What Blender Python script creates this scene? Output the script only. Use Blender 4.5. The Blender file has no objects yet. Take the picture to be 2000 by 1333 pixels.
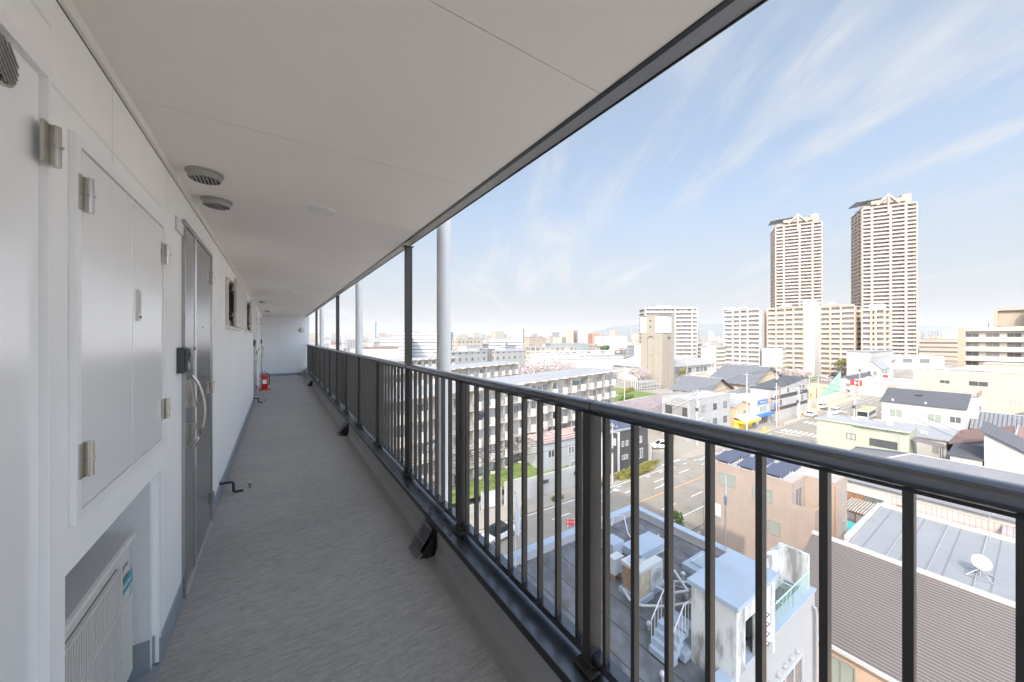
import bpy, bmesh, math, random
from mathutils import Vector, Matrix
random.seed(11)
SC = bpy.context.scene
COL = SC.collection
R = math.radians
# ---------------------------------------------------------------- camera
H = 23.0                       # eye height above the street
TH = math.atan(459 / 693.0)    # the corridor and the street grid are turned by this from the view
CT, ST = math.cos(TH), math.sin(TH)
FL = H - 1.4                   # corridor floor
cd = bpy.data.cameras.new("camera"); cam = bpy.data.objects.new("camera", cd); COL.objects.link(cam)
cam.location = (0, 0, H); cam.rotation_euler = (R(90), 0, 0)
cd.sensor_width = 36; cd.lens = 36 * 693 / 2000.0; cd.shift_y = -0.00325
cd.clip_start = 0.02; cd.clip_end = 30000
SC.camera = cam
# ---------------------------------------------------------------- sun, sky, exposure
SUN_EL = 39.0
AZ = math.atan2(-0.46, -0.89)          # horizontal bearing towards the sun (x east, y ahead)
sun = bpy.data.lights.new("sun", 'SUN'); sun.energy = 2.0; sun.angle = R(0.5); sun.color = (1.0, 0.89, 0.74)
so = bpy.data.objects.new("sun", sun); COL.objects.link(so)
tos = Vector((math.sin(AZ) * math.cos(R(SUN_EL)), math.cos(AZ) * math.cos(R(SUN_EL)), math.sin(R(SUN_EL))))
so.rotation_euler = tos.to_track_quat('Z', 'Y').to_euler(); so.location = (0, -50, 120)
W = bpy.data.worlds.new("World"); SC.world = W; W.use_nodes = True
nt = W.node_tree; nt.nodes.clear()
def WN(t): return nt.nodes.new(t)
out = WN('ShaderNodeOutputWorld'); bg = WN('ShaderNodeBackground'); sky = WN('ShaderNodeTexSky')
sky.sky_type = 'NISHITA'; sky.sun_disc = False; sky.sun_elevation = R(SUN_EL); sky.sun_rotation = AZ % (2 * math.pi)
sky.altitude = 20; sky.air_density = 1.0; sky.dust_density = 2.2; sky.ozone_density = 1.2
bg.inputs[1].default_value = 0.15
tc = WN('ShaderNodeTexCoord'); sep = WN('ShaderNodeSeparateXYZ'); nt.links.new(tc.outputs['Generated'], sep.inputs[0])
# thin cirrus: project the view direction on a high flat layer, stretch a noise along the wind
def MA(op, a, b=None, c=None):
    n = WN('ShaderNodeMath'); n.operation = op
    for i, v in enumerate((a, b, c)):
        if v is None: continue
        if isinstance(v, (int, float)): n.inputs[i].default_value = v
        else: nt.links.new(v, n.inputs[i])
    return n.outputs[0]
zz = MA('MAXIMUM', sep.outputs[2], 0.02); zi = MA('ADD', zz, 0.12)
cx = MA('DIVIDE', sep.outputs[0], zi); cy = MA('DIVIDE', sep.outputs[1], zi)
cmb = WN('ShaderNodeCombineXYZ'); nt.links.new(cx, cmb.inputs[0]); nt.links.new(cy, cmb.inputs[1])
def cloud(rot, sx, sy, scale, det, dist, lo, hi, off):
    mp = WN('ShaderNodeMapping'); mp.inputs['Rotation'].default_value = (0, 0, R(rot)); mp.inputs['Scale'].default_value = (sx, sy, 1)
    mp.inputs['Location'].default_value = off; nt.links.new(cmb.outputs[0], mp.inputs[0])
    n = WN('ShaderNodeTexNoise'); n.inputs['Scale'].default_value = scale; n.inputs['Detail'].default_value = det
    n.inputs['Roughness'].default_value = 0.62; n.inputs['Distortion'].default_value = dist; nt.links.new(mp.outputs[0], n.inputs['Vector'])
    mr = WN('ShaderNodeMapRange'); mr.interpolation_type = 'SMOOTHSTEP'
    mr.inputs[1].default_value = lo; mr.inputs[2].default_value = hi; nt.links.new(n.outputs['Fac'], mr.inputs[0])
    return mr.outputs[0]
c1 = cloud(-22, 1.9, 0.42, 1.5, 10, 0.45, 0.43, 0.72, (1.3, 4.1, 0)); c2 = cloud(-30, 1.0, 0.55, 0.75, 3, 0.3, 0.43, 0.60, (0.9, 2.6, 0))
cf = MA('MULTIPLY', MA('MULTIPLY', c1, c2), 0.95)
c3 = cloud(-30, 0.8, 0.5, 0.5, 4, 0.4, 0.42, 0.80, (3.1, 0.7, 0))
cf2 = MA('MAXIMUM', cf, MA('MULTIPLY', c3, 0.34))
def MX(f, a, b):
    n = WN('ShaderNodeMixRGB')
    for i, v in enumerate((f, a, b)):
        if isinstance(v, tuple): n.inputs[i].default_value = (*v, 1)
        elif isinstance(v, (int, float)): n.inputs[i].default_value = v
        else: nt.links.new(v, n.inputs[i])
    return n.outputs[0]
def RNG(v, a, b, c, d):
    n = WN('ShaderNodeMapRange'); n.interpolation_type = 'SMOOTHSTEP'; nt.links.new(v, n.inputs[0])
    for i, x in enumerate((a, b, c, d)): n.inputs[i + 1].default_value = x
    return n.outputs[0]
veil = MX(.62, sky.outputs[0], (1.45, 1.78, 2.15))                       # thin high veil over the whole sky
veil = MX(RNG(sep.outputs[2], 0.0, .40, .93, 0.0), veil, (1.98, 2.03, 2.05))   # milky towards the horizon
veil = MX(cf2, veil, (2.70, 2.74, 2.80))
back = RNG(sep.outputs[1], .30, -.75, 1.0, 5.4)                          # sky boost added out of view behind the camera, to brighten the corridor
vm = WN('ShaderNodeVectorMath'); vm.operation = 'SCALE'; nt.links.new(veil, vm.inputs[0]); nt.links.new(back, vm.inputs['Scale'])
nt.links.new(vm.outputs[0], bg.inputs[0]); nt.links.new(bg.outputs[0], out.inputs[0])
SC.view_settings.view_transform = 'Standard'; SC.view_settings.look = 'None'; SC.view_settings.exposure = 1.04; SC.view_settings.gamma = 1
SC.cycles.use_denoising = True; SC.cycles.max_bounces = 10; SC.cycles.diffuse_bounces = 6; SC.cycles.volume_bounces = 1
SC.cycles.sample_clamp_indirect = 8
# ---------------------------------------------------------------- helpers
def L2W(X, Y, Z=0.0): return Vector((X * CT - Y * ST, X * ST + Y * CT, Z))
def setp(o, label=None, cat=None, group=None, kind=None):
    if label: o['label'] = label
    if cat: o['category'] = cat
    if group: o['group'] = group
    if kind: o['kind'] = kind
    return o
def thing(name, label, cat, X, Y, Z=0.0, rz=0.0, group=None):
    o = bpy.data.objects.new(name, None); COL.objects.link(o); o.empty_display_size = .1
    o.location = L2W(X, Y, Z); o.rotation_euler = (0, 0, TH + rz)
    return setp(o, label, cat, group)
class M:
    def __init__(s): s.v = []; s.f = []; s.m = []; s.sm = []
    def quad(s, pts, mi=0, smooth=False):
        b = len(s.v); s.v += [tuple(p) for p in pts]; s.f.append(tuple(range(b, b + len(pts)))); s.m.append(mi); s.sm.append(smooth); return s
    def box(s, x0, x1, y0, y1, z0, z1, mi=0, top=None):
        b = len(s.v)
        s.v += [(x0, y0, z0), (x1, y0, z0), (x1, y1, z0), (x0, y1, z0), (x0, y0, z1), (x1, y0, z1), (x1, y1, z1), (x0, y1, z1)]
        for i, q in enumerate(((0, 3, 2, 1), (4, 5, 6, 7), (0, 1, 5, 4), (1, 2, 6, 5), (2, 3, 7, 6), (3, 0, 4, 7))):
            s.f.append(tuple(b + k for k in q)); s.m.append(top if (top is not None and i == 1) else mi); s.sm.append(False)
        return s
    def prism(s, poly, z0, z1, mi=0, top=None):
        a = sum(poly[i][0] * poly[(i + 1) % len(poly)][1] - poly[(i + 1) % len(poly)][0] * poly[i][1] for i in range(len(poly)))
        if a < 0: poly = poly[::-1]
        n = len(poly); b = len(s.v)
        s.v += [(p[0], p[1], z0) for p in poly] + [(p[0], p[1], z1) for p in poly]
        s.f.append(tuple(b + i for i in range(n))[::-1]); s.f.append(tuple(b + n + i for i in range(n)))
        s.m += [mi, top if top is not None else mi]; s.sm += [False, False]
        for i in range(n):
            j = (i + 1) % n; s.f.append((b + i, b + j, b + n + j, b + n + i)); s.m.append(mi); s.sm.append(False)
        return s
    def xprism(s, prof, x0, x1, mi=0):      # profile in (y,z) swept along x
        n = len(prof); b = len(s.v)
        s.v += [(x0, p[0], p[1]) for p in prof] + [(x1, p[0], p[1]) for p in prof]
        s.f.append(tuple(b + i for i in range(n))[::-1]); s.f.append(tuple(b + n + i for i in range(n))); s.m += [mi, mi]; s.sm += [False] * 2
        for i in range(n):
            j = (i + 1) % n; s.f.append((b + i, b + j, b + n + j, b + n + i)); s.m.append(mi); s.sm.append(False)
        return s
    def yprism(s, prof, y0, y1, mi=0):      # profile in (x,z) swept along y
        n = len(prof); b = len(s.v)
        s.v += [(p[0], y0, p[1]) for p in prof] + [(p[0], y1, p[1]) for p in prof]
        s.f.append(tuple(b + i for i in range(n))); s.f.append(tuple(b + n + i for i in range(n))[::-1]); s.m += [mi, mi]; s.sm += [False] * 2
        for i in range(n):
            j = (i + 1) % n; s.f.append((b + j, b + i, b + n + i, b + n + j)); s.m.append(mi); s.sm.append(False)
        return s
    def tube(s, path, r, n=8, mi=0, ry=None, smooth=True, r1=None):
        P = [Vector(p) for p in path]; b = len(s.v); L = len(P)
        for i, p in enumerate(P):
            t = (P[min(i + 1, L - 1)] - P[max(i - 1, 0)]).normalized()
            up = Vector((0, 0, 1)) if abs(t.z) < .95 else Vector((1, 0, 0))
            u = t.cross(up).normalized(); w = u.cross(t).normalized()
            rr = r if r1 is None else r + (r1 - r) * i / max(1, L - 1)
            for k in range(n):
                a = 2 * math.pi * k / n
                s.v.append(tuple(p + u * math.cos(a) * rr + w * math.sin(a) * (ry if ry else rr)))
        for i in range(L - 1):
            for k in range(n):
                k2 = (k + 1) % n
                s.f.append((b + i * n + k, b + i * n + k2, b + (i + 1) * n + k2, b + (i + 1) * n + k)); s.m.append(mi); s.sm.append(smooth)
        c = len(s.v); s.v += [s.v[b + k] for k in range(n)] + [s.v[b + (L - 1) * n + k] for k in range(n)]
        s.f.append(tuple(c + k for k in range(n))[::-1]); s.f.append(tuple(c + n + k for k in range(n))); s.m += [mi, mi]; s.sm += [False] * 2
        return s
    def lathe(s, prof, n=20, cx=0, cy=0, mi=0, smooth=False):   # prof: (r,z)
        b = len(s.v)
        for r, z in prof:
            for k in range(n):
                a = 2 * math.pi * k / n; s.v.append((cx + r * math.cos(a), cy + r * math.sin(a), z))
        for i in range(len(prof) - 1):
            for k in range(n):
                k2 = (k + 1) % n
                s.f.append((b + i * n + k, b + i * n + k2, b + (i + 1) * n + k2, b + (i + 1) * n + k)); s.m.append(mi); s.sm.append(smooth)
        s.f.append(tuple(b + k for k in range(n))[::-1]); s.f.append(tuple(b + (len(prof) - 1) * n + k for k in range(n))); s.m += [mi, mi]; s.sm += [False] * 2
        return s
    def xdisc(s, x0, x1, cy, cz, r, n=20, mi=0, ry=None):     # short cylinder with its axis along x
        return s.tube([(x0, cy, cz), (x1, cy, cz)], r, n, mi)
    def mesh(s, name, mats):
        me = bpy.data.meshes.new(name); me.from_pydata(s.v, [], s.f)
        for m in (mats if isinstance(mats, (list, tuple)) else [mats]): me.materials.append(m)
        me.polygons.foreach_set('material_index', s.m); me.polygons.foreach_set('use_smooth', s.sm); me.update()
        return me
    def put(s, name, mats, parent=None, bev=0, loc=None, rot=None):
        o = bpy.data.objects.new(name, s.mesh(name, mats)); COL.objects.link(o)
        if parent: o.parent = parent
        if loc is not None: o.location = loc
        if rot is not None: o.rotation_euler = rot
        if bev:
            b = o.modifiers.new('bevel', 'BEVEL'); b.width = bev; b.segments = 2; b.limit_method = 'ANGLE'; b.angle_limit = R(40)
        return o
def inst(name, me, parent=None, loc=(0, 0, 0), rot=None):
    o = bpy.data.objects.new(name, me); COL.objects.link(o)
    if parent: o.parent = parent
    o.location = loc
    if rot is not None: o.rotation_euler = rot
    return o
def kids(o): return [c for c in bpy.data.objects if c.parent == o]
_kc = {}
def dup(root, loc, rz, label=None, group=None, mats=None):
    tree = _kc.get(root.name)
    if tree is None:
        tree = [(c, kids(c)) for c in kids(root)]; _kc[root.name] = tree
    r = root.copy(); COL.objects.link(r); r.location = loc; r.rotation_euler = (0, 0, rz)
    if label: r['label'] = label
    if group: r['group'] = group
    for c, gs in tree:
        d = c.copy(); COL.objects.link(d); d.parent = r
        if mats and c.name.split('.')[0] in mats:
            d.data = d.data.copy(); d.data.materials[0] = mats[c.name.split('.')[0]]
        for g in gs:
            e = g.copy(); COL.objects.link(e); e.parent = d
    return r
def put_top(m, name, mats, label, cat, X=0, Y=0, Z=0, rz=0, group=None, kind=None, bev=0):
    o = m.put(name, mats, None, bev, L2W(X, Y, Z), (0, 0, TH + rz)); return setp(o, label, cat, group, kind)
# ---------------------------------------------------------------- materials (all procedural)
def mk(name, col, rough=.75, metal=0.0, var=.10, sc=1.5, bump=None, dirt=0.0, dsc=.6, spec=.5, coat=0.0, streak=None, tint=None, dlo=(.52, .80)):
    m = bpy.data.materials.new(name); m.use_nodes = True; t = m.node_tree; N = t.nodes; Lk = t.links
    p = N['Principled BSDF']; p.inputs['Roughness'].default_value = rough; p.inputs['Metallic'].default_value = metal
    p.inputs['Specular IOR Level'].default_value = spec
    if coat: p.inputs['Coat Weight'].default_value = coat; p.inputs['Coat Roughness'].default_value = .22
    g = N.new('ShaderNodeNewGeometry'); c4 = (*col, 1)
    pos = g.outputs['Position']
    last = None
    def noise(scale, det, vec=pos, sx=None):
        if sx:
            mp = N.new('ShaderNodeMapping'); mp.inputs['Rotation'].default_value = (0, 0, -TH); mp.inputs['Scale'].default_value = sx
            Lk.new(vec, mp.inputs[0]); vec = mp.outputs[0]
        n = N.new('ShaderNodeTexNoise'); n.inputs['Scale'].default_value = scale; n.inputs['Detail'].default_value = det; n.inputs['Roughness'].default_value = .6
        Lk.new(vec, n.inputs['Vector']); return n.outputs['Fac']
    def mixc(fac, a, b):
        x = N.new('ShaderNodeMixRGB'); Lk.new(fac, x.inputs[0])
        for i, v in ((1, a), (2, b)):
            if isinstance(v, tuple): x.inputs[i].default_value = v
            else: Lk.new(v, x.inputs[i])
        return x.outputs[0]
    def rng(fac, lo, hi):
        r = N.new('ShaderNodeMapRange'); r.inputs[1].default_value = lo; r.inputs[2].default_value = hi; Lk.new(fac, r.inputs[0]); return r.outputs[0]
    def shade(k): return (min(1, col[0] * k), min(1, col[1] * k), min(1, col[2] * k), 1)
    cur = mixc(rng(noise(sc, 5), .3, .7), shade(1 - var), shade(1 + var))
    if dirt:
        d = (col[0] * .35 + .01, col[1] * .33 + .01, col[2] * .30 + .01, 1)
        f = rng(noise(dsc, 6, sx=streak), *dlo)
        mm = N.new('ShaderNodeMath'); mm.operation = 'MULTIPLY'; Lk.new(f, mm.inputs[0]); mm.inputs[1].default_value = dirt
        cur = mixc(mm.outputs[0], cur, d)
    if tint:   # every object of a kind a little different
        oi = N.new('ShaderNodeObjectInfo'); cur = mixc(rng(oi.outputs['Random'], 0, 1), cur, (*tint, 1))
    Lk.new(cur, p.inputs['Base Color'])
    if bump:
        b = N.new('ShaderNodeBump'); b.inputs['Strength'].default_value = bump[1]; b.inputs['Distance'].default_value = bump[2]
        Lk.new(noise(bump[0], 3), b.inputs['Height']); Lk.new(b.outputs[0], p.inputs['Normal'])
    m['nodes'] = 1
    return m
def line_mat(name, col, dark, axis, period, width, rough=.7, var=.08, sc=.8, dirt=0, metal=0.0, bumpd=.01, second=None, offs=0, spec=.5, **kw):
    """surface with regular joints: axis 0/1/2 in street-grid coordinates"""
    m = mk(name, col, rough, metal, var, sc, dirt=dirt, dsc=kw.pop('dsc', .9), spec=spec, **kw); t = m.node_tree; N = t.nodes; Lk = t.links; p = N['Principled BSDF']
    g = N.new('ShaderNodeNewGeometry'); mp = N.new('ShaderNodeMapping'); mp.inputs['Rotation'].default_value = (0, 0, -TH); Lk.new(g.outputs['Position'], mp.inputs[0])
    sp = N.new('ShaderNodeSeparateXYZ'); Lk.new(mp.outputs[0], sp.inputs[0])
    def ln(ax, per, wd):
        d = N.new('ShaderNodeMath'); d.operation = 'DIVIDE'; Lk.new(sp.outputs[ax], d.inputs[0]); d.inputs[1].default_value = per
        if offs:
            o_ = N.new('ShaderNodeMath'); o_.operation = 'ADD'; Lk.new(d.outputs[0], o_.inputs[0]); o_.inputs[1].default_value = offs; d = o_
        f = N.new('ShaderNodeMath'); f.operation = 'FRACT'; Lk.new(d.outputs[0], f.inputs[0])
        c = N.new('ShaderNodeMath'); c.operation = 'LESS_THAN'; Lk.new(f.outputs[0], c.inputs[0]); c.inputs[1].default_value = wd / per
        return c.outputs[0]
    fac = ln(axis, period, width)
    if second:
        mx = N.new('ShaderNodeMath'); mx.operation = 'MAXIMUM'; Lk.new(fac, mx.inputs[0]); Lk.new(ln(*second), mx.inputs[1]); fac = mx.outputs[0]
    src = p.inputs['Base Color'].links[0].from_socket
    x = N.new('ShaderNodeMixRGB'); Lk.new(fac, x.inputs[0]); Lk.new(src, x.inputs[1]); x.inputs[2].default_value = (*dark, 1); Lk.new(x.outputs[0], p.inputs['Base Color'])
    b = N.new('ShaderNodeBump'); b.inputs['Strength'].default_value = .6; b.inputs['Distance'].default_value = -bumpd; Lk.new(fac, b.inputs['Height']); Lk.new(b.outputs[0], p.inputs['Normal'])
    return m
def glassmat(name, col=(.05, .06, .07), rough=.06, rnd=None):
    m = bpy.data.materials.new(name); m.use_nodes = True; t = m.node_tree; p = t.nodes['Principled BSDF']
    p.inputs['Roughness'].default_value = rough; p.inputs['Specular IOR Level'].default_value = .8
    if rnd:
        oi = t.nodes.new('ShaderNodeObjectInfo'); r = t.nodes.new('ShaderNodeValToRGB'); r.color_ramp.interpolation = 'CONSTANT'
        e = r.color_ramp.elements; e[0].color = (*rnd[0], 1)
        e[1].position = 1 / len(rnd); e[1].color = (*rnd[1], 1)
        for i in range(2, len(rnd)): k = e.new(i / len(rnd)); k.color = (*rnd[i], 1)
        t.links.new(oi.outputs['Random'], r.inputs[0]); t.links.new(r.outputs[0], p.inputs['Base Color'])
    else: p.inputs['Base Color'].default_value = (*col, 1)
    return m
# ================================================================ the corridor and the block it belongs to
m_stucco = mk('stucco', (.88, .88, .87), .85, var=.03, sc=3, dirt=.06, dsc=1.2, streak=(1, 1, .3), bump=(330, .55, .0022))
m_stucco_in = mk('stucco_coarse', (.80, .81, .81), .85, var=.04, sc=3, bump=(210, .8, .004))
m_seal = mk('joint_sealant', (.76, .77, .765), .6, var=.02)
m_base = mk('grey_floor_paint', (.29, .32, .35), .5, var=.06, sc=6)
m_white = mk('white_enamel', (.90, .90, .90), .22, var=.015, sc=2, dirt=.05, dsc=2, spec=.7, coat=.4)
m_whitef = mk('white_frame', (.83, .835, .84), .4, var=.02)
m_ceil = mk('ceiling_board', (.89, .845, .80), .8, var=.02, sc=.8, dirt=.10, dsc=.9, bump=(260, .12, .001))
m_gap = mk('dark_gap', (.12, .115, .11), .9)
m_trimw = mk('white_trim', (.78, .77, .74), .5, var=.02)
m_black = mk('black_trim', (.012, .013, .015), .35, var=.1, sc=9)
m_eave = mk('grey_eave_metal', (.42, .415, .41), .38, metal=.55, var=.05)
m_endwall = mk('grey_end_panel', (.70, .71, .72), .55, var=.02)
m_para = mk('parapet_grey_coating', (.34, .335, .33), .45, var=.08, sc=4, dirt=.25, dsc=3)
m_cap = mk('black_aluminium', (.21, .228, .262), .25, metal=1.0, var=.12, sc=9)
m_rail = mk('anodised_black', (.075, .086, .108), .24, metal=1.0, var=.06, sc=8, coat=1.0); m_rail.node_tree.nodes['Principled BSDF'].inputs['Coat IOR'].default_value = 1.9
m_bal = mk('dark_bronze_baluster', (.058, .054, .050), .38, metal=.3, var=.1, sc=8)
m_steel = mk('stainless', (.52, .50, .46), .24, metal=.95, var=.08, sc=20)
m_door = mk('dark_grey_door', (.40, .40, .41), .24, metal=.85, var=.05, sc=3, coat=.1)
m_chan = mk('aluminium_channel', (.62, .62, .63), .28, metal=.9, var=.03)
m_plast = mk('dark_plastic', (.05, .053, .058), .4, var=.05)
m_blackpl = mk('black_plastic', (.015, .015, .016), .28, var=.1, sc=30)
m_grate = mk('dark_grey_grate', (.13, .13, .135), .35, var=.1, sc=30)
m_vent = mk('grey_vent_metal', (.40, .39, .37), .4, metal=.5, var=.06, sc=10)
m_pipe = mk('white_downpipe', (.76, .75, .735), .35, var=.02)
m_mesh = mk('vent_mesh', (.05, .05, .052), .4, metal=.6)
m_ivory = mk('ivory_plastic', (.66, .645, .61), .38, var=.03)
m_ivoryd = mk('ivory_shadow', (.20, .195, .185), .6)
m_teal = mk('teal_badge', (.03, .30, .36), .4)
m_red = mk('red_enamel', (.55, .012, .018), .25, var=.06)
m_redp = mk('red_plastic_stand', (.62, .05, .05), .4, var=.06)
m_paper = mk('white_label', (.8, .8, .78), .6)
m_beige = mk('beige_aluminium', (.60, .565, .53), .42, metal=.2, var=.03)
m_pane = glassmat('dark_window_glass', (.03, .034, .04), .05)
m_lamp = mk('lamp_diffuser', (.80, .80, .77), .35, var=.01)
# vinyl sheet with fine streaks across the corridor
m_vinyl = mk('streaked_vinyl_floor', (.37, .352, .33), .62, var=.07, sc=2.2, dirt=.12, dsc=1.3)
def _vinyl():
    t = m_vinyl.node_tree; N = t.nodes; Lk = t.links; p = N['Principled BSDF']
    g = N.new('ShaderNodeNewGeometry'); r0 = N.new('ShaderNodeMapping'); r0.inputs['Rotation'].default_value = (0, 0, -TH); Lk.new(g.outputs['Position'], r0.inputs[0])
    fs = []
    for sx, sy, sc in ((26, 190, 1.0), (55, 430, 1.0), (12, 60, 1.0)):
        mp = N.new('ShaderNodeMapping'); mp.inputs['Scale'].default_value = (sx, sy, 1); mp.inputs['Rotation'].default_value = (0, 0, R(2)); Lk.new(r0.outputs[0], mp.inputs[0])
        n = N.new('ShaderNodeTexNoise'); n.inputs['Scale'].default_value = sc; n.inputs['Detail'].default_value = 5; n.inputs['Roughness'].default_value = .7; n.inputs['Distortion'].default_value = .5
        Lk.new(mp.outputs[0], n.inputs['Vector']); fs.append(n.outputs['Fac'])
    a = N.new('ShaderNodeMath'); a.operation = 'ADD'; Lk.new(fs[0], a.inputs[0]); Lk.new(fs[1], a.inputs[1])
    b2 = N.new('ShaderNodeMath'); b2.operation = 'ADD'; Lk.new(a.outputs[0], b2.inputs[0]); Lk.new(fs[2], b2.inputs[1])
    mr = N.new('ShaderNodeMapRange'); mr.inputs[1].default_value = 1.15; mr.inputs[2].default_value = 1.9; Lk.new(b2.outputs[0], mr.inputs[0])
    src = p.inputs['Base Color'].links[0].from_socket
    x = N.new('ShaderNodeMixRGB'); x.blend_type = 'MULTIPLY'; x.inputs[0].default_value = 1
    cr = N.new('ShaderNodeValToRGB'); cr.color_ramp.elements[0].color = (.66, .66, .66, 1); cr.color_ramp.elements[1].color = (1.38, 1.37, 1.36, 1); Lk.new(mr.outputs[0], cr.inputs[0])
    Lk.new(src, x.inputs[1]); Lk.new(cr.outputs[0], x.inputs[2]); Lk.new(x.outputs[0], p.inputs['Base Color'])
    bp = N.new('ShaderNodeBump'); bp.inputs['Strength'].default_value = .25; bp.inputs['Distance'].default_value = .001; Lk.new(mr.outputs[0], bp.inputs['Height']); Lk.new(bp.outputs[0], p.inputs['Normal'])
_vinyl()
# black sill dust speckle
def _speck(m):
    t = m.node_tree; N = t.nodes; Lk = t.links; p = N['Principled BSDF']; g = N.new('ShaderNodeNewGeometry')
    n = N.new('ShaderNodeTexNoise'); n.inputs['Scale'].default_value = 150; n.inputs['Detail'].default_value = 2; Lk.new(g.outputs['Position'], n.inputs['Vector'])
    n2 = N.new('ShaderNodeTexNoise'); n2.inputs['Scale'].default_value = 9; n2.inputs['Detail'].default_value = 4; Lk.new(g.outputs['Position'], n2.inputs['Vector'])
    r = N.new('ShaderNodeMapRange'); r.inputs[1].default_value = .62; r.inputs[2].default_value = .72; Lk.new(n.outputs['Fac'], r.inputs[0])
    r2 = N.new('ShaderNodeMapRange'); r2.inputs[1].default_value = .42; r2.inputs[2].default_value = .62; Lk.new(n2.outputs['Fac'], r2.inputs[0])
    mu = N.new('ShaderNodeMath'); mu.operation = 'MULTIPLY'; Lk.new(r.outputs[0], mu.inputs[0]); Lk.new(r2.outputs[0], mu.inputs[1])
    x = N.new('ShaderNodeMixRGB'); Lk.new(mu.outputs[0], x.inputs[0]); src = p.inputs['Base Color'].links[0].from_socket; Lk.new(src, x.inputs[1]); x.inputs[2].default_value = (.24, .24, .24, 1)
    Lk.new(x.outputs[0], p.inputs['Base Color'])
    rr = N.new('ShaderNodeMapRange'); rr.inputs[3].default_value = .22; rr.inputs[4].default_value = .36; Lk.new(n2.outputs['Fac'], rr.inputs[0]); Lk.new(rr.outputs[0], p.inputs['Roughness'])
_speck(m_cap)

WX = -.425; YE = 15.45; ZC = 2.21; Y0 = -4.6; YB = 19.0; ZT = 38.6 - FL
B = thing('apartment_block', 'white stucco apartment block with the open corridor, grey doors and white meter cabinets', 'apartment block', 0, 0, FL)
w = M()
w.box(WX - .14, WX, Y0, .335, 0, ZC); w.box(WX - .14, WX, .335, 1.203, 1.97, ZC); w.box(WX - .14, WX, 1.203, 1.305, 0, ZC); w.box(WX - .14, WX - .06, .335, 1.203, 0, 1.97); w.box(WX - .14, WX, 1.305, 2.12, .825, ZC); w.box(WX - .14, WX, 2.12, YE, 0, ZC)
for y in (.62, 1.60, 2.235, 4.05, 5.0, 6.35, 6.95, 9.0, 10.9, 12.8):
    z0 = ZC - .03
    zb = 1.94 if 1.3 < y < 2.21 else .1
    w.box(WX, WX + .0008, y - .003, y + .003, zb, z0, 1)
for y0, y1, z in ((1.24, 2.16, 1.975), (2.62, 3.6, 2.085), (0, 1.24, 2.10)):
    w.box(WX, WX + .001, y0, y1, z - .004, z + .004, 1)
w.put('stucco_wall', [m_stucco, m_seal], B)
for y0, y1 in ((Y0, .30), (1.235, 1.305), (2.12, 2.55), (3.52, 9.5), (10.55, 10.95), (11.8, 12.05), (12.95, 13.5), (14.55, YE - .004)):
    bs = M(); bs.yprism([(WX, 0.001), (WX + .006, 0.001), (WX + .006, .098), (WX, .105)], y0, y1); bs.put('baseboard', m_base, B)
n = M()      # niche for the outdoor unit
n.box(-1.02, WX - .141, 2.13, 2.30, 0, .84); n.box(-.70, WX - .02, 2.085, 2.129, 0, .824); n.box(-1.02, WX - .141, 1.02, 1.10, 0, .84)
n.box(-1.10, -1.021, 1.02, 2.30, 0, .84); n.box(-1.02, WX - .141, 1.101, 2.129, .826, .86)
n.put('niche', m_stucco_in, B)
nb = M(); nb.box(-1.02, WX, 1.101, 2.084, -.01, .003); nb.box(-1.02, WX - .02, 2.075, 2.085, .003, .13); nb.box(-.72, WX - .012, 2.112, 2.1292, .003, .12)
nb.put('niche_floor', m_base, B)
n2 = M()
for i in range(3): n2.box(WX - .02 - .001, WX + .004 - i * .006, 2.121 + i * .012, 2.129 + i * .012, .003, .82 - i * .002)
n2.put('niche_pilaster', m_stucco_in, B)
t = M(); t.yprism([(WX, ZC - .03), (WX + .013, ZC - .03), (WX + .013, ZC), (WX, ZC)], Y0, YE, 0); t.box(WX, WX + .002, Y0, YE, ZC - .0322, ZC - .0302, 1)
t.put('ceiling_trim', [m_trimw, m_gap], B)
e = M(); e.box(-.43, 1.02, YE, YE + .10, -.01, ZC - .002, 0)
for x in (.155, .565, .93): e.box(x - .006, x + .006, YE - .0015, YE, .09, ZC - .003, 1)
e.put('end_wall', [m_endwall, m_trimw], B)
M().box(-.424, .775, YE - .008, YE - .0021, .001, .10).put('baseboard', m_base, B)
pr = M(); pr.box(.862, 1.008, Y0, YE - .001, -.012, .186); pr.yprism([(.842, -.012), (.862, -.012), (.862, .05)], Y0, YE - .002)
pr.put('parapet', m_para, B)
cp = M(); ys = [Y0, -.38, 2.27, 4.92, 7.57, 10.22, 12.87, YE - .002]
for a, b in zip(ys, ys[1:]):
    cp.yprism([(.843, .184), (.847, .184), (.847, .214), (1.017, .214), (1.017, .19), (1.021, .19), (1.021, .217), (1.018, .2185), (.846, .2215), (.843, .2185)], a + .002, b - .002)
    cp.box(.8465, 1.0165, b - .05, b + .05, .19, .2135)
    cp.box(.8425, 1.018, b - .011, b + .011, .2225, .2245)
cp.box(.8405, .8428, Y0, YE - .003, .183, .2195, 1); cp.put('parapet_cap', [m_cap, m_black], B)
ev = M(); ev.yprism([(.895, ZC + .06), (.895, ZC - .004), (.913, ZC - .004), (.913, ZC + .06)], Y0, YE, 0)
ev.yprism([(.9131, ZC + .022), (.974, ZC + .002), (.974, ZC + .06)], Y0, YE, 1); ev.yprism([(.9741, ZC - .004), (.979, ZC - .004), (.979, ZC + .06), (.9741, ZC + .06)], Y0, YE, 0)
ev.put('eave_trim', [m_black, m_eave], B)
up = M(); up.box(-9, 1.0, Y0, YB, ZC + .0601, ZT); up.put('upper_storeys', m_stucco, B)
lo = M(); lo.box(-9, 1.008, Y0, YB, -FL, -.0125); lo.put('lower_storeys', m_stucco, B)
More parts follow.
